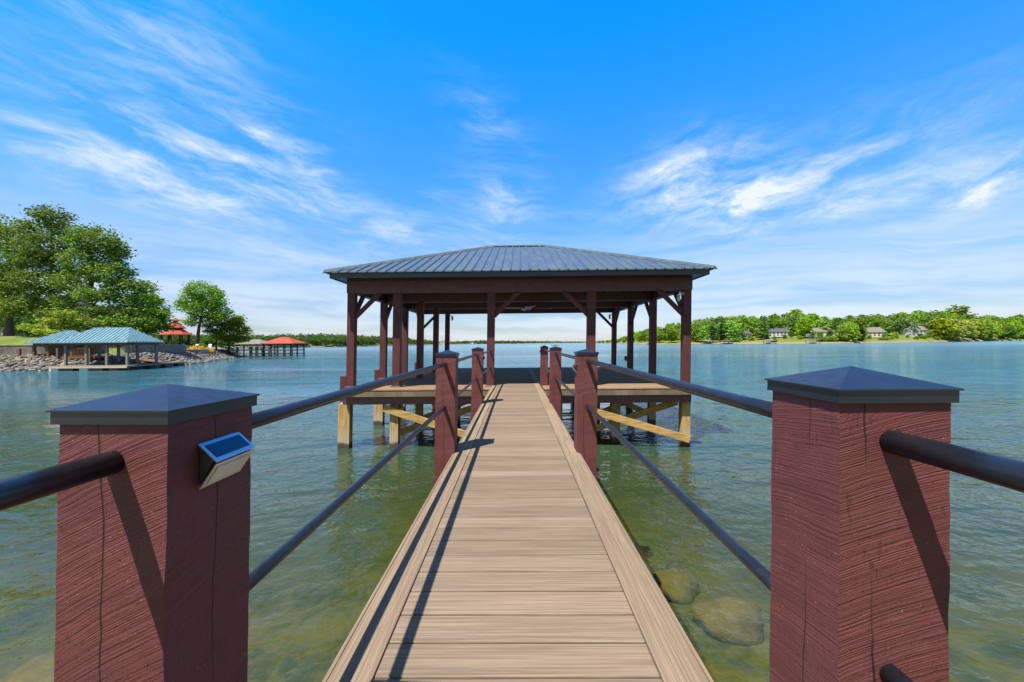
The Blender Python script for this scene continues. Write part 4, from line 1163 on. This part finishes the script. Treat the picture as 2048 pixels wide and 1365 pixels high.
def r_at(px, inland):
    """point on the right shore at view column px, inland metres behind the waterline"""
    ps = [r[0] for r in RS]; Y = float(np.interp(px, ps, [r[1] for r in RS])) + inland; h = float(np.interp(px, ps, RH))
    zz = float(np.interp(inland, [-6, 0, 1.5, 18, 45, 100, 170, 320], [-3, ZW + .02, ZW + .9, .4 + .05 * h, .24 * h, .75 * h, h, h]))
    return X(px, Y), Y, zz

# far tree kinds (shared meshes)
def far_tree_mesh(name, kind, seed, mat):
    rr = np.random.RandomState(seed)
    if kind == 'round': lob = [(1.5, 0, 2.6, 3.4, 3, 1.8), (-1.8, 0, 2.6, 3.2, 3, 1.8), (0, 0, 7.2, 4.6, 4.6, 4.2), (2.2, 0, 5.2, 3.2, 3, 3), (-2.4, .6, 5.6, 3.2, 3, 3), (0, -1.8, 4.4, 3.4, 3, 2.8), (.6, 1, 9.4, 3, 3, 2.6), (-.8, -2.2, 8, 2.6, 2.4, 2.4)]
    elif kind == 'tall': lob = [(0, 0, 9.8, 3.3, 3.3, 3.4), (1.6, 0, 7.2, 3, 3, 2.6), (-1.9, 0, 6.2, 3, 3, 2.6), (0, -1, 4.6, 3.4, 3.2, 2.6), (1.4, 0, 11.5, 2, 2, 1.6), (-1.6, -1, 9, 2.1, 2.1, 1.8)]
    elif kind == 'pine': lob = [(0, 0, 5, 2.8, 2.8, 1.6), (.6, 0, 7.4, 2.4, 2.4, 1.4), (-.7, 0, 9.4, 2.1, 2.1, 1.3), (.4, 0, 11.2, 1.6, 1.6, 1.2), (0, 0, 12.7, .9, .9, 1.1)]
    else: lob = [(0, 0, 3.2, 3.4, 3.4, 2.4), (2, 0, 2.6, 2.2, 2.2, 1.8), (-2, 0, 2.8, 2.2, 2.2, 1.8), (0, -1, 4.6, 2.2, 2.2, 1.6)]
    lob = [(a + rr.uniform(-.5, .5), b + rr.uniform(-.5, .5), c + rr.uniform(-.4, .4), d, e, f) for a, b, c, d, e, f in lob]
    C, P = crown_points(lob, 210 if kind != 'pine' else 130, 11, .55, rr, .62)
    V, Fq = leaf_quads(P, .50, rr, .5)
    mb = MB(); top = {'round': 8, 'tall': 10, 'pine': 12.5, 'bush': 3}[kind]
    mb.tube([(0, 0, -.8), (.1, 0, top * .4), (0, 0, top)], [.34, .24, .06], 6, cap=False)
    for c in C[rr.choice(len(C), 10, replace=False)]: mb.tube([(0, 0, max(1.5, c[2] - 2.5)), tuple(c)], [.12, .03], 4, cap=False)
    tv = np.array(mb.v); tf = np.array(mb.f)
    Vn = np.concatenate([V, tv]); Fn = np.concatenate([Fq, tf + len(V)]); mi = np.concatenate([np.zeros(len(Fq)), np.ones(len(tf))])
    return npmesh(name, Vn, Fn, [mat, M['bark']], mi=mi, link=False)
FT = {}
for k, (nm, kind, mat) in enumerate([('round_a', 'round', 'leaf_c'), ('round_b', 'round', 'leaf_a'), ('round_y', 'round', 'leaf_y'), ('tall_a', 'tall', 'leaf_a'), ('tall_b', 'tall', 'leaf_b'), ('tall_c', 'tall', 'leaf_c'),
                                     ('pine', 'pine', 'leaf_d'), ('pine_b', 'pine', 'leaf_b'), ('bush', 'bush', 'leaf_b'), ('dark', 'round', 'leaf_d')]):
    FT[nm] = far_tree_mesh('far_tree', kind, 200 + k, M[mat])
KL = {'round': ('broadleaf_tree', 'round green tree in the wood on the right shore'), 'tall': ('broadleaf_tree', 'tall green tree in the wood on the right shore'),
      'pine': ('pine_tree', 'dark pine in the wood on the right shore'), 'bush': ('bush', 'low bush on the right shore'), 'dark': ('broadleaf_tree', 'dark green tree in the wood on the right shore')}
LM = [(1208, 'seen between the rear right boathouse posts'), (1242, 'between the second and third right boathouse posts'), (1278, 'left of the second right boathouse post'), (1335, 'left of the front right boathouse post'), (1385, 'right of the front right boathouse post'),
      (1432, 'the hidden pale house'), (1462, 'the dark covered dock'), (1490, 'the grey blue house'), (1556, 'the dark roofed house'), (1600, 'the black roofed dock'), (1640, 'the low pale house'), (1710, 'the bright waterside tree'),
      (1745, 'the tan house'), (1785, 'the small lawn tree'), (1822, 'the white gabled house'), (1885, 'the broad yellow green tree'), (1925, 'the wide green grey dock'), (1968, 'the rightmost covered dock'), (2010, 'the moored white boat'), (2050, 'the right picture edge')]
KC = {'round_a': 'bright green rounded', 'round_b': 'mid green rounded', 'round_y': 'yellow green rounded', 'tall_a': 'mid green upright', 'tall_b': 'olive green upright', 'tall_c': 'bright green upright', 'pine': 'dark layered', 'pine_b': 'olive layered', 'dark': 'dark green rounded', 'bush': 'low green'}
def describe(kind, x, y, z, s):
    px = x / y * F + 1032; Yl = float(np.interp(px, [r[0] for r in RS], [r[1] for r in RS])); inl = y - Yl
    row = 'at the waterline' if inl < 20 else 'in the second row' if inl < 43 else 'midway up the slope' if inl < 71 else 'high on the slope' if inl < 102 else 'near the skyline' if inl < 134 else 'on the skyline'
    c, n = min(LM, key=lambda q: abs(q[0] - px))
    rel = n if c < 1400 else ('just left of ' if px < c - 5 else 'just right of ' if px > c + 5 else 'in line with ') + n
    w_ = 'bush' if kind == 'bush' else 'pine' if kind.startswith('pine') else 'tree'
    return f'{KC[kind]} {w_} {row} {rel}'
def far_tree(kind, x, y, z, s, label=None, sx=1.0):
    nm, lab = KL[kind.split('_')[0]]
    o = bpy.data.objects.new(nm, FT[kind]); COL.objects.link(o); o.location = (x, y, z); k = s
    o.scale = (k * sx, k * sx, k); o.rotation_euler[2] = rnd.uniform(0, 6.28)
    if label: tag(o, label, 'bush' if nm == 'bush' else 'tree')
    else: tag(o, describe(kind, x, y, z, s), 'bush' if nm == 'bush' else 'tree', {'pine': 'pines', 'bush': 'bushes'}.get(kind.split('_')[0], 'broadleaf trees') + ' on the right shore')
    return o
# skyline of the photo: (px, py)
SKY = [(1190, 684), (1225, 680), (1240, 676), (1262, 664), (1300, 655), (1340, 646), (1380, 641), (1400, 636), (1440, 630), (1480, 628), (1520, 631), (1550, 626), (1590, 622), (1625, 628), (1660, 636),
       (1700, 630), (1740, 628), (1780, 628), (1805, 624), (1850, 619), (1880, 622), (1920, 630), (1960, 630), (2000, 634), (2048, 628)]
OPEN = [(1484, 1528, 26), (1532, 1584, 56), (1572, 1622, 28), (1616, 1662, 52), (1726, 1770, 44), (1778, 1834, 56), (1832, 1862, 40)]
def blocked(px, inland):
    g = 9 if inland < 28 else 3
    return any(a - g < px < b + g and inland < c for a, b, c in OPEN)
rows = [(9, 26), (30, 25), (56, 26), (86, 27), (118, 29), (150, 30)]
for inland, step in rows:
    px = 1196 + rnd.uniform(0, 10)
    while px < 2130:
        Yl = float(np.interp(px, [r[0] for r in RS], [r[1] for r in RS]))
        jit = rnd.uniform(-8, 8); ii = max(5, inland + jit)
        if not blocked(px, ii):
            x, y, z = r_at(px, ii)
            ztop = Z(px, float(np.interp(px, [s[0] for s in SKY], [s[1] for s in SKY])), y)   # nobody taller than the skyline
            lim = (ztop - z) * (.78 + .25 * inland / 150) * rnd.uniform(.84, 1.0)
            k = rnd.choices(['round_a', 'round_b', 'tall_a', 'tall_b', 'tall_c', 'pine', 'pine_b', 'dark', 'round_y'], [6, 5, 5, 4, 5, 1.5, 1.5, 1.5, .5])[0]
            if 1868 < px < 1985 and inland < 60: k = rnd.choice(['round_y', 'round_y', 'round_a', 'round_b'])
            hk = {'round': 12.2, 'tall': 13.2, 'pine': 14, 'dark': 12.2}[k.split('_')[0]]
            s = min(max(lim / hk, .42), 2.0)
            far_tree(k, x, y, z, s, sx=rnd.uniform(.95, 1.25) * (1.25 if s < .8 else 1))
        px += step * rnd.uniform(.55, .95) * min(1.0, (420 / Yl) ** 1.3) + 1.5
# marked trees
x, y, z = r_at(1900, 150); far_tree('tall_b', x, y, z, (Z(1900, 613, y) - z) / 13.2, 'airy grey green tree standing tallest on the right skyline', 1.5)
x, y, z = r_at(1590, 120); far_tree('tall_a', x, y, z, (Z(1590, 620, y) - z) / 13.2, 'tall round topped tree above the dark roofed house', 1.1)
x, y, z = r_at(1710, 22); far_tree('round_a', x, y, z, 1.15, 'bright green tree by the water left of the tan house', 1.25)
x, y, z = r_at(1700, 14); far_tree('round_b', x, y, z, .8, 'pale green waterside tree in front of the bright green one', 1.1)
x, y, z = r_at(1897, 24); far_tree('round_y', x, y, z, 1.2, 'broad yellow green tree right of the white gabled house', 1.3)
x, y, z = r_at(1785, 30); far_tree('round_a', x, y, z, .55, 'small bright tree on the lawn between the tan and white houses')
for px, ii, s in ((1545, 6, .5), (1636, 9, .75), (1650, 9, .8), (1662, 9, .75), (1672, 10, .8), (1685, 9, .7), (1500, 24, .6), (1755, 16, .45), (1765, 14, .5), (1775, 22, .45), (1825, 20, .5), (1838, 24, .6), (1865, 12, .6), (1596, 30, .6), (1716, 8, .5), (1470, 10, .7)):
    x, y, z = r_at(px, ii); far_tree('bush', x, y, z, s, sx=1.2)

# houses on the right shore
def house(px, inland, wpx, base_py, eave_py, ridge_py, wall_m, roof_m, label, name='house', gable=False, deck=True, nwin=4):
    xs_, Y, z = r_at(px, inland); wd = wpx / F * Y; zb = Z(px, base_py, Y); ze = Z(px, eave_py, Y); zr = Z(px, ridge_py, Y); dp = 9.
    o = (xs_, Y, zb); t = thing(name, label, 'house', o); x0, x1 = xs_ - wd / 2, xs_ + wd / 2
    m = MB()
    if gable:                     # gable faces the lake
        m.extr([(x0, min(zb, z) - 2), (x1, min(zb, z) - 2), (x1, ze), (xs_, zr - .25), (x0, ze)], 'y', Y, Y + dp); m.build('wall', wall_m, t, o)
        m = MB(); e = .7
        for s in (-1, 1):
            xa = xs_ + s * (wd / 2 + e); za = ze - e * (zr - ze) / (wd / 2)
            m.extr([(xs_, zr), (xa, za), (xa, za + .25), (xs_, zr + .3)], 'y', Y - e, Y + dp + e)
        m.build('roof', roof_m, t, o)
    else:
        m.box(x0, x1, Y, Y + dp, min(zb, z) - 2, ze); m.build('wall', wall_m, t, o)
        e = .7; m = MB(); ym = Y + dp / 2; g_ = wd * .06
        m.raw([(x0 - e, Y - e, ze), (x1 + e, Y - e, ze), (x1 + e, Y + dp + e, ze), (x0 - e, Y + dp + e, ze), (x0 + g_, ym, zr), (x1 - g_, ym, zr)], [(0, 1, 5, 4), (1, 2, 5), (2, 3, 4, 5), (3, 0, 4), (0, 3, 2, 1)]); m.build('roof', roof_m, t, o)
    H = ze - zb; rows_ = [zb + .9] if H < 4.2 else [zb + .8, zb + H * .56]
    for zz in rows_:
        for k in range(nwin):
            wx = x0 + wd * (k + .5) / nwin; ww = min(1.0, wd / nwin * .32)
            f = MB(); f.box(wx - ww - .12, wx + ww + .12, Y - .08, Y - .001, zz - .1, zz + 1.5); f = f.build('window', M['white'], t, o)
            g2 = MB(); g2.box(wx - ww, wx + ww, Y - .11, Y - .081, zz, zz + 1.4); g2.build('pane', M['glass'], f, o)
    if deck:
        m = MB(); m.box(x0 + wd * .1, x1 - wd * .1, Y - 3.5, Y - .12, zb - .1, zb + .12)
        m.beam((x0 + wd * .1, Y - 3.4, zb + 1.05), (x1 - wd * .1, Y - 3.4, zb + 1.05), .1, .1)
        for k in range(9): xk = x0 + wd * .1 + wd * .8 * k / 8; m.box(xk - .05, xk + .05, Y - 3.45, Y - 3.35, zb - 3.5, zb + 1.0)
        m.build('balcony', M['white'], t, o)
    return t
house(1538, 74, 24, 664, 655, 648, M['houseblue'], M['greyroof'], 'two storey grey house above the dark roofed house', nwin=3, deck=False)
house(1556, 46, 44, 674, 664, 657, M['siding'], M['darkroof'], 'white house with long dark roof on the right shore', nwin=6)
house(1640, 48, 46, 674, 664, 656, M['siding'], M['greyroof'], 'low pale house behind trees left of the tan house', nwin=5)
house(1747, 36, 34, 675, 665, 655, M['tan'], M['greyroof'], 'tan house with grey hip roof on the right shore', nwin=4)
house(1735, 70, 14, 664, 656, 650, M['siding'], M['greyroof'], 'small white gable rising behind the tan house', gable=True, deck=False, nwin=1)
house(1820, 42, 24, 672, 659, 649, M['siding'], M['greyroof'], 'white gabled house with tall front windows on the right shore', gable=True, nwin=3, deck=False)
house(1841, 44, 20, 672, 661, 652, M['siding'], M['greyroof'], 'grey roofed wing beside the white gabled house', nwin=3)
house(1432, 30, 16, 678, 670, 662, M['siding'], M['greyroof'], 'pale house almost hidden by trees at the left of the right shore', gable=True, nwin=2, deck=False)
house(1490, 34, 20, 677, 668, 662, M['houseblue'], M['darkroof'], 'grey blue house hidden among trees near the small lawn', nwin=3)

for px, ii, s_, kd in ((1530, 40, .42, 'round_a'), (1566, 34, .4, 'round_b'), (1579, 38, .6, 'tall_a'), (1546, 30, .3, 'round_b'), (1622, 36, .55, 'tall_b'), (1636, 34, .5, 'tall_c'), (1655, 38, .62, 'tall_b'), (1646, 28, .3, 'round_a'),
                       (1733, 26, .35, 'round_b'), (1762, 28, .42, 'round_a'), (1808, 34, .3, 'round_b'), (1833, 30, .42, 'dark'), (1850, 34, .6, 'tall_b'), (1440, 22, .5, 'round_a'), (1484, 26, .6, 'tall_c'), (1497, 24, .5, 'round_b')):
    x, y, z = r_at(px, ii); far_tree(kd, x, y, z, s_, sx=1.1)
# small docks on the right shore
def shore_dock(px, wpx, label, roof=M['greyroof'], roofh=3.0, green=False):
    x, Y, z = r_at(px, -3); wd = wpx / F * Y; o = (x, Y, ZW); t = thing('boat_dock', label, 'dock', o, 'small docks along the right shore')
    x0, x1, y0, y1 = x - wd / 2, x + wd / 2, Y - 4, Y + 3.6
    m = MB(); m.box(x0, x1, y0, y1, -.95, -.72); m.build('deck', M['darktimber'], t, o)
    for a in (x0 + .2, x, x1 - .2):
        for b in (y0 + .2, y1 - .2): m = MB(); m.box(a - .14, a + .14, b - .14, b + .14, -4, roofh - 1.35); m.build('post', M['darktimber'], t, o)
    hip_roof(x0 - .4, x1 + .4, y0 - .4, y1 + .4, roofh - 1.35, roofh - .45, wd * .3, .15).build('roof', roof, t, o)
for px, wp, lab, mt in ((1412, 18, 'covered dock at the left end of the right shore', M['greyroof']), (1450, 18, 'dark covered dock below the hidden pale house', M['darkroof']),
                        (1535, 14, 'dock with boats below the dark roofed house', M['greyroof']), (1621, 17, 'black roofed dock on the lawn shore right of the white house', M['darkroof']),
                        (1911, 30, 'wide green grey roofed dock under the yellow green tree', M['greyroof']), (1968, 20, 'covered dock near the right edge of the picture', M['greyroof'])):
    shore_dock(px, wp, lab, mt)

def small_boat(x, y, L_, label, rot=0, group=None):
    t = thing('motorboat', label, 'boat', (x, y, ZW), group); t.rotation_euler[2] = rot; w_ = L_ * .34
    m = MB(); st = [(-.5, .85, .0), (-.1, 1, 0), (.25, .8, .03), (.42, .4, .06), (.5, .04, .09)]; vs = []; n = len(st)
    for f, k, up in st: vs += [(f * L_, -w_ / 2 * k, .75 + up * L_), (f * L_, w_ / 2 * k, .75 + up * L_), (f * L_, w_ / 2 * k * .55, -.15), (f * L_, -w_ / 2 * k * .55, -.15)]
    fs = [(0, 3, 2, 1), tuple(4 * (n - 1) + q for q in (0, 1, 2, 3))]
    for i in range(n - 1):
        for k in range(4): fs.append((4 * i + k, 4 * i + (k + 1) % 4, 4 * i + 4 + (k + 1) % 4, 4 * i + 4 + k))
    m.raw(vs, fs); a = m.build('hull', M['white'], None); a.parent = t
    m = MB(); m.raw([(.05 * L_, -w_ * .36, .76), (.2 * L_, -w_ * .3, .76), (.2 * L_, w_ * .3, .76), (.05 * L_, w_ * .36, .76), (0, -w_ * .33, 1.25), (.04 * L_, -w_ * .3, 1.25), (.04 * L_, w_ * .3, 1.25), (0, w_ * .33, 1.25)],
                    [(0, 1, 2, 3), (4, 7, 6, 5), (0, 4, 5, 1), (1, 5, 6, 2), (2, 6, 7, 3), (3, 7, 4, 0)]); a = m.build('windscreen', M['glass'], None); a.parent = t
    m = MB(); m.box(-.54 * L_, -.47 * L_, -.2, .2, 0, 1.1); a = m.build('outboard', M['darkplastic'], None); a.parent = t
    return t
small_boat(X(1109, 330), 330, 6.0, 'speedboat with a white wake crossing the open lake', 0)
rr = np.random.RandomState(3)
x0 = X(1106, 330)
m = MB(); nn = 26
vs = []
for i in range(nn + 1):
    f = i / nn; hw = .8 + 1.0 * f; jz = .10 * (1 - f) + .02
    vs += [(x0 - 1 - 30 * f, 330 - hw, ZW + .004), (x0 - 1 - 30 * f, 330, ZW + jz + rr.uniform(0, .12) * (1 - f)), (x0 - 1 - 30 * f, 330 + hw, ZW + .004)]
m.raw(vs, [(3 * i + a, 3 * i + a + 1, 3 * i + a + 4, 3 * i + a + 3) for i in range(nn) for a in (0, 1)]); m.open = True
tag(m.build('wake', M['white']), 'white foam wake trailing the speedboat', None, None, 'stuff')
for px, yy, L_, lab in ((2020, 560, 9, 'white boat moored at the right edge of the far shore'), (2042, 570, 8, 'white boat at the picture edge on the far shore')):
    small_boat(X(px, yy), yy, L_, lab, .2)
small_boat(*r_at(1545, -6)[:2], 6, 'white boat tied below the white house with dark roof', .1)

# left and centre far shores: a wooded mass with a few houses
FS = [(250, 330, 12), (330, 340, 13), (420, 350, 13), (500, 370, 12), (560, 400, 12), (620, 440, 13), (680, 480, 13), (740, 560, 12), (790, 700, 6), (840, 950, 3), (900, 1250, 2), (960, 1500, 2), (1020, 1700, 2), (1100, 1800, 2), (1190, 1850, 2), (1300, 1900, 2)]
FL = [(X(p, y), y) for p, y, h in FS]; FH = [h for _, _, h in FS]
strip('hill', 'wooded far shore on the left and centre', FL, [(-6, -3.0), (0, ZW + .02), (2, ZW + .8), (22, [1 + .12 * h for h in FH]), (60, [.35 * h for h in FH]), (150, [.8 * h for h in FH]), (400, [.9 * h for h in FH])])
def far_woods():
    rr = np.random.RandomState(12); SK = [(250, 664), (300, 662), (420, 668), (500, 669), (540, 668), (580, 666), (640, 665), (700, 667), (760, 671), (800, 675), (850, 679), (900, 683), (930, 681), (960, 680), (1020, 680.5), (1100, 682), (1200, 683), (1300, 684)]
    Vs = []; Fs = []; o = 0
    ps = [f[0] for f in FS]; ys_ = [f[1] for f in FS]
    for row, (inl, dens) in enumerate(((4, 5), (14, 6), (34, 7), (70, 7), (110, 8), (155, 8))):
        px = 252.
        while px < 1300:
            Yl = float(np.interp(px, ps, ys_)); ii = max(3, inl + rr.uniform(-6, 6)) * (1 if Yl < 600 else 1.3); Y = Yl + ii; h = float(np.interp(px, ps, FH))
            z = float(np.interp(ii, [0, 2, 22, 60, 150, 400], [ZW, ZW + .8, 1 + .12 * h, .35 * h, .8 * h, .9 * h]))
            zt = Z(px, float(np.interp(px, [s[0] for s in SK], [s[1] for s in SK])), Y)
            H = (zt - z) * (.70 + .30 * min(1, inl / 150)) * rr.uniform(.72, 1.04); H = max(5., min(H, 24)); rad = H * rr.uniform(.26, .38) * (1.0 if Yl < 700 else 1.6)
            if not (Yl < 600 and row < 2 and rr.uniform() < .12):
                nl = 420 if Yl < 600 else 150
                lob = [(X(px, Y), Y, z + H * .58, rad, rad, H * .38), (X(px, Y) + rad * .5, Y, z + H * .42, rad * .7, rad * .7, H * .3), (X(px, Y) - rad * .5, Y, z + H * .4, rad * .7, rad * .7, H * .3)]
                C, P = crown_points(lob, nl // 8, 8, rad * .16, rr, .6); V_, F_ = leaf_quads(P, .065 * H * (1 if Yl < 600 else 2.2), rr, .6)
                Vs.append(V_); Fs.append(F_ + o); o += len(V_)
            px += dens * rr.uniform(.6, 1.2) * (1.0 if Yl < 700 else .8)
    m, t, out = new_mat('woods_leaf'); isl = t.island(); n = t.noise(t.pos(), .07, 3, .6); n2 = t.noise(t.pos(), .02, 2, .6)
    c = t.mix(isl, (.045, .11, .018), (.10, .19, .028)); c = t.mix(t.step(n, .42, .62), c, (.13, .22, .03)); c = t.mix(t.step(n2, .5, .7, 0, .6), c, (.04, .085, .02))
    d = t.principled(c, .6, spec=.2); tr = t.node('ShaderNodeBsdfTranslucent'); t.l.new(c, tr.inputs['Color']); mx = t.node('ShaderNodeMixShader'); mx.inputs[0].default_value = .3
    t.l.new(d, mx.inputs[1]); t.l.new(tr.outputs[0], mx.inputs[2]); t.l.new(mx.outputs[0], out)
    tag(npmesh('woods', np.concatenate(Vs), np.concatenate(Fs), m), 'far-off green woods along the opposite shore', None, None, 'stuff')
far_woods()
def far_house(px, inl, w_, h_, wall_m, roof_m, label):
    Yl = float(np.interp(px, [f[0] for f in FS], [f[1] for f in FS])); Y = Yl + inl; x = X(px, Y); z = 1.0 if inl > 8 else -.3; o = (x, Y, z)
    t = thing('house', label, 'house', o); m = MB(); m.box(x - w_ / 2, x + w_ / 2, Y, Y + 8, z - 2, z + h_); m.build('wall', wall_m, t, o)
    m = MB(); m.raw([(x - w_ / 2 - .6, Y - .6, z + h_), (x + w_ / 2 + .6, Y - .6, z + h_), (x + w_ / 2 + .6, Y + 8.6, z + h_), (x - w_ / 2 - .6, Y + 8.6, z + h_), (x - w_ * .3, Y + 4, z + h_ + 2.4), (x + w_ * .3, Y + 4, z + h_ + 2.4)], [(0, 1, 5, 4), (1, 2, 5), (2, 3, 4, 5), (3, 0, 4), (0, 3, 2, 1)]); m.build('roof', roof_m, t, o)
    for k in range(4):
        wx = x - w_ / 2 + w_ * (k + .5) / 4; f = MB(); f.box(wx - .7, wx + .7, Y - .08, Y - .001, z + .8, z + 2.3); f.build('window', M['glass'], t, o)
far_house(636, 7, 9, 3.2, M['white'], M['greyroof'], 'small white house on the far left shore')
far_house(601, 7, 7, 2.8, M['tan'], M['greyroof'], 'low tan house right of the red roofed boathouse')
far_house(690, 7, 8, 3, M['white'], M['greyroof'], 'white house on the far shore just left of the boathouse')
far_house(942, 7, 16, 5, M['white'], M['greyroof'], 'white house on the distant centre shore')
far_house(880, 8, 34, 7, M['tan'], M['greyroof'], 'long pale building on the distant shore left of centre')
for k, px in enumerate((1104, 1122, 1142, 1158)):
    Yl = float(np.interp(px, [f[0] for f in FS], [f[1] for f in FS])) - 25
    small_boat(X(px, Yl), Yl, 13, ('first', 'second', 'third', 'fourth')[k] + ' from left of the tiny white boats off the distant centre shore', 0, 'boats off the distant shore')

# tell apart the few background trees that would read alike
seen = {}
for o in list(COL.objects):
    if o.parent is None and o.get('category') and o.get('label'): seen.setdefault(o['label'], []).append(o)
for lab, L_ in seen.items():
    if len(L_) > 1:
        L_.sort(key=lambda q: q.location.x / q.location.y)
        names = ['left one of two', 'right one of two'] if len(L_) == 2 else ['leftmost one'] + ['middle one'] * 1 + ['rightmost one'] if len(L_) == 3 else None
        for i, q in enumerate(L_):
            w_ = names[i] if names else ('first', 'second', 'third', 'fourth', 'fifth', 'sixth')[min(i, 5)] + ' from left'
            q['label'] = ' '.join(lab.split()[:12]) + ', ' + w_
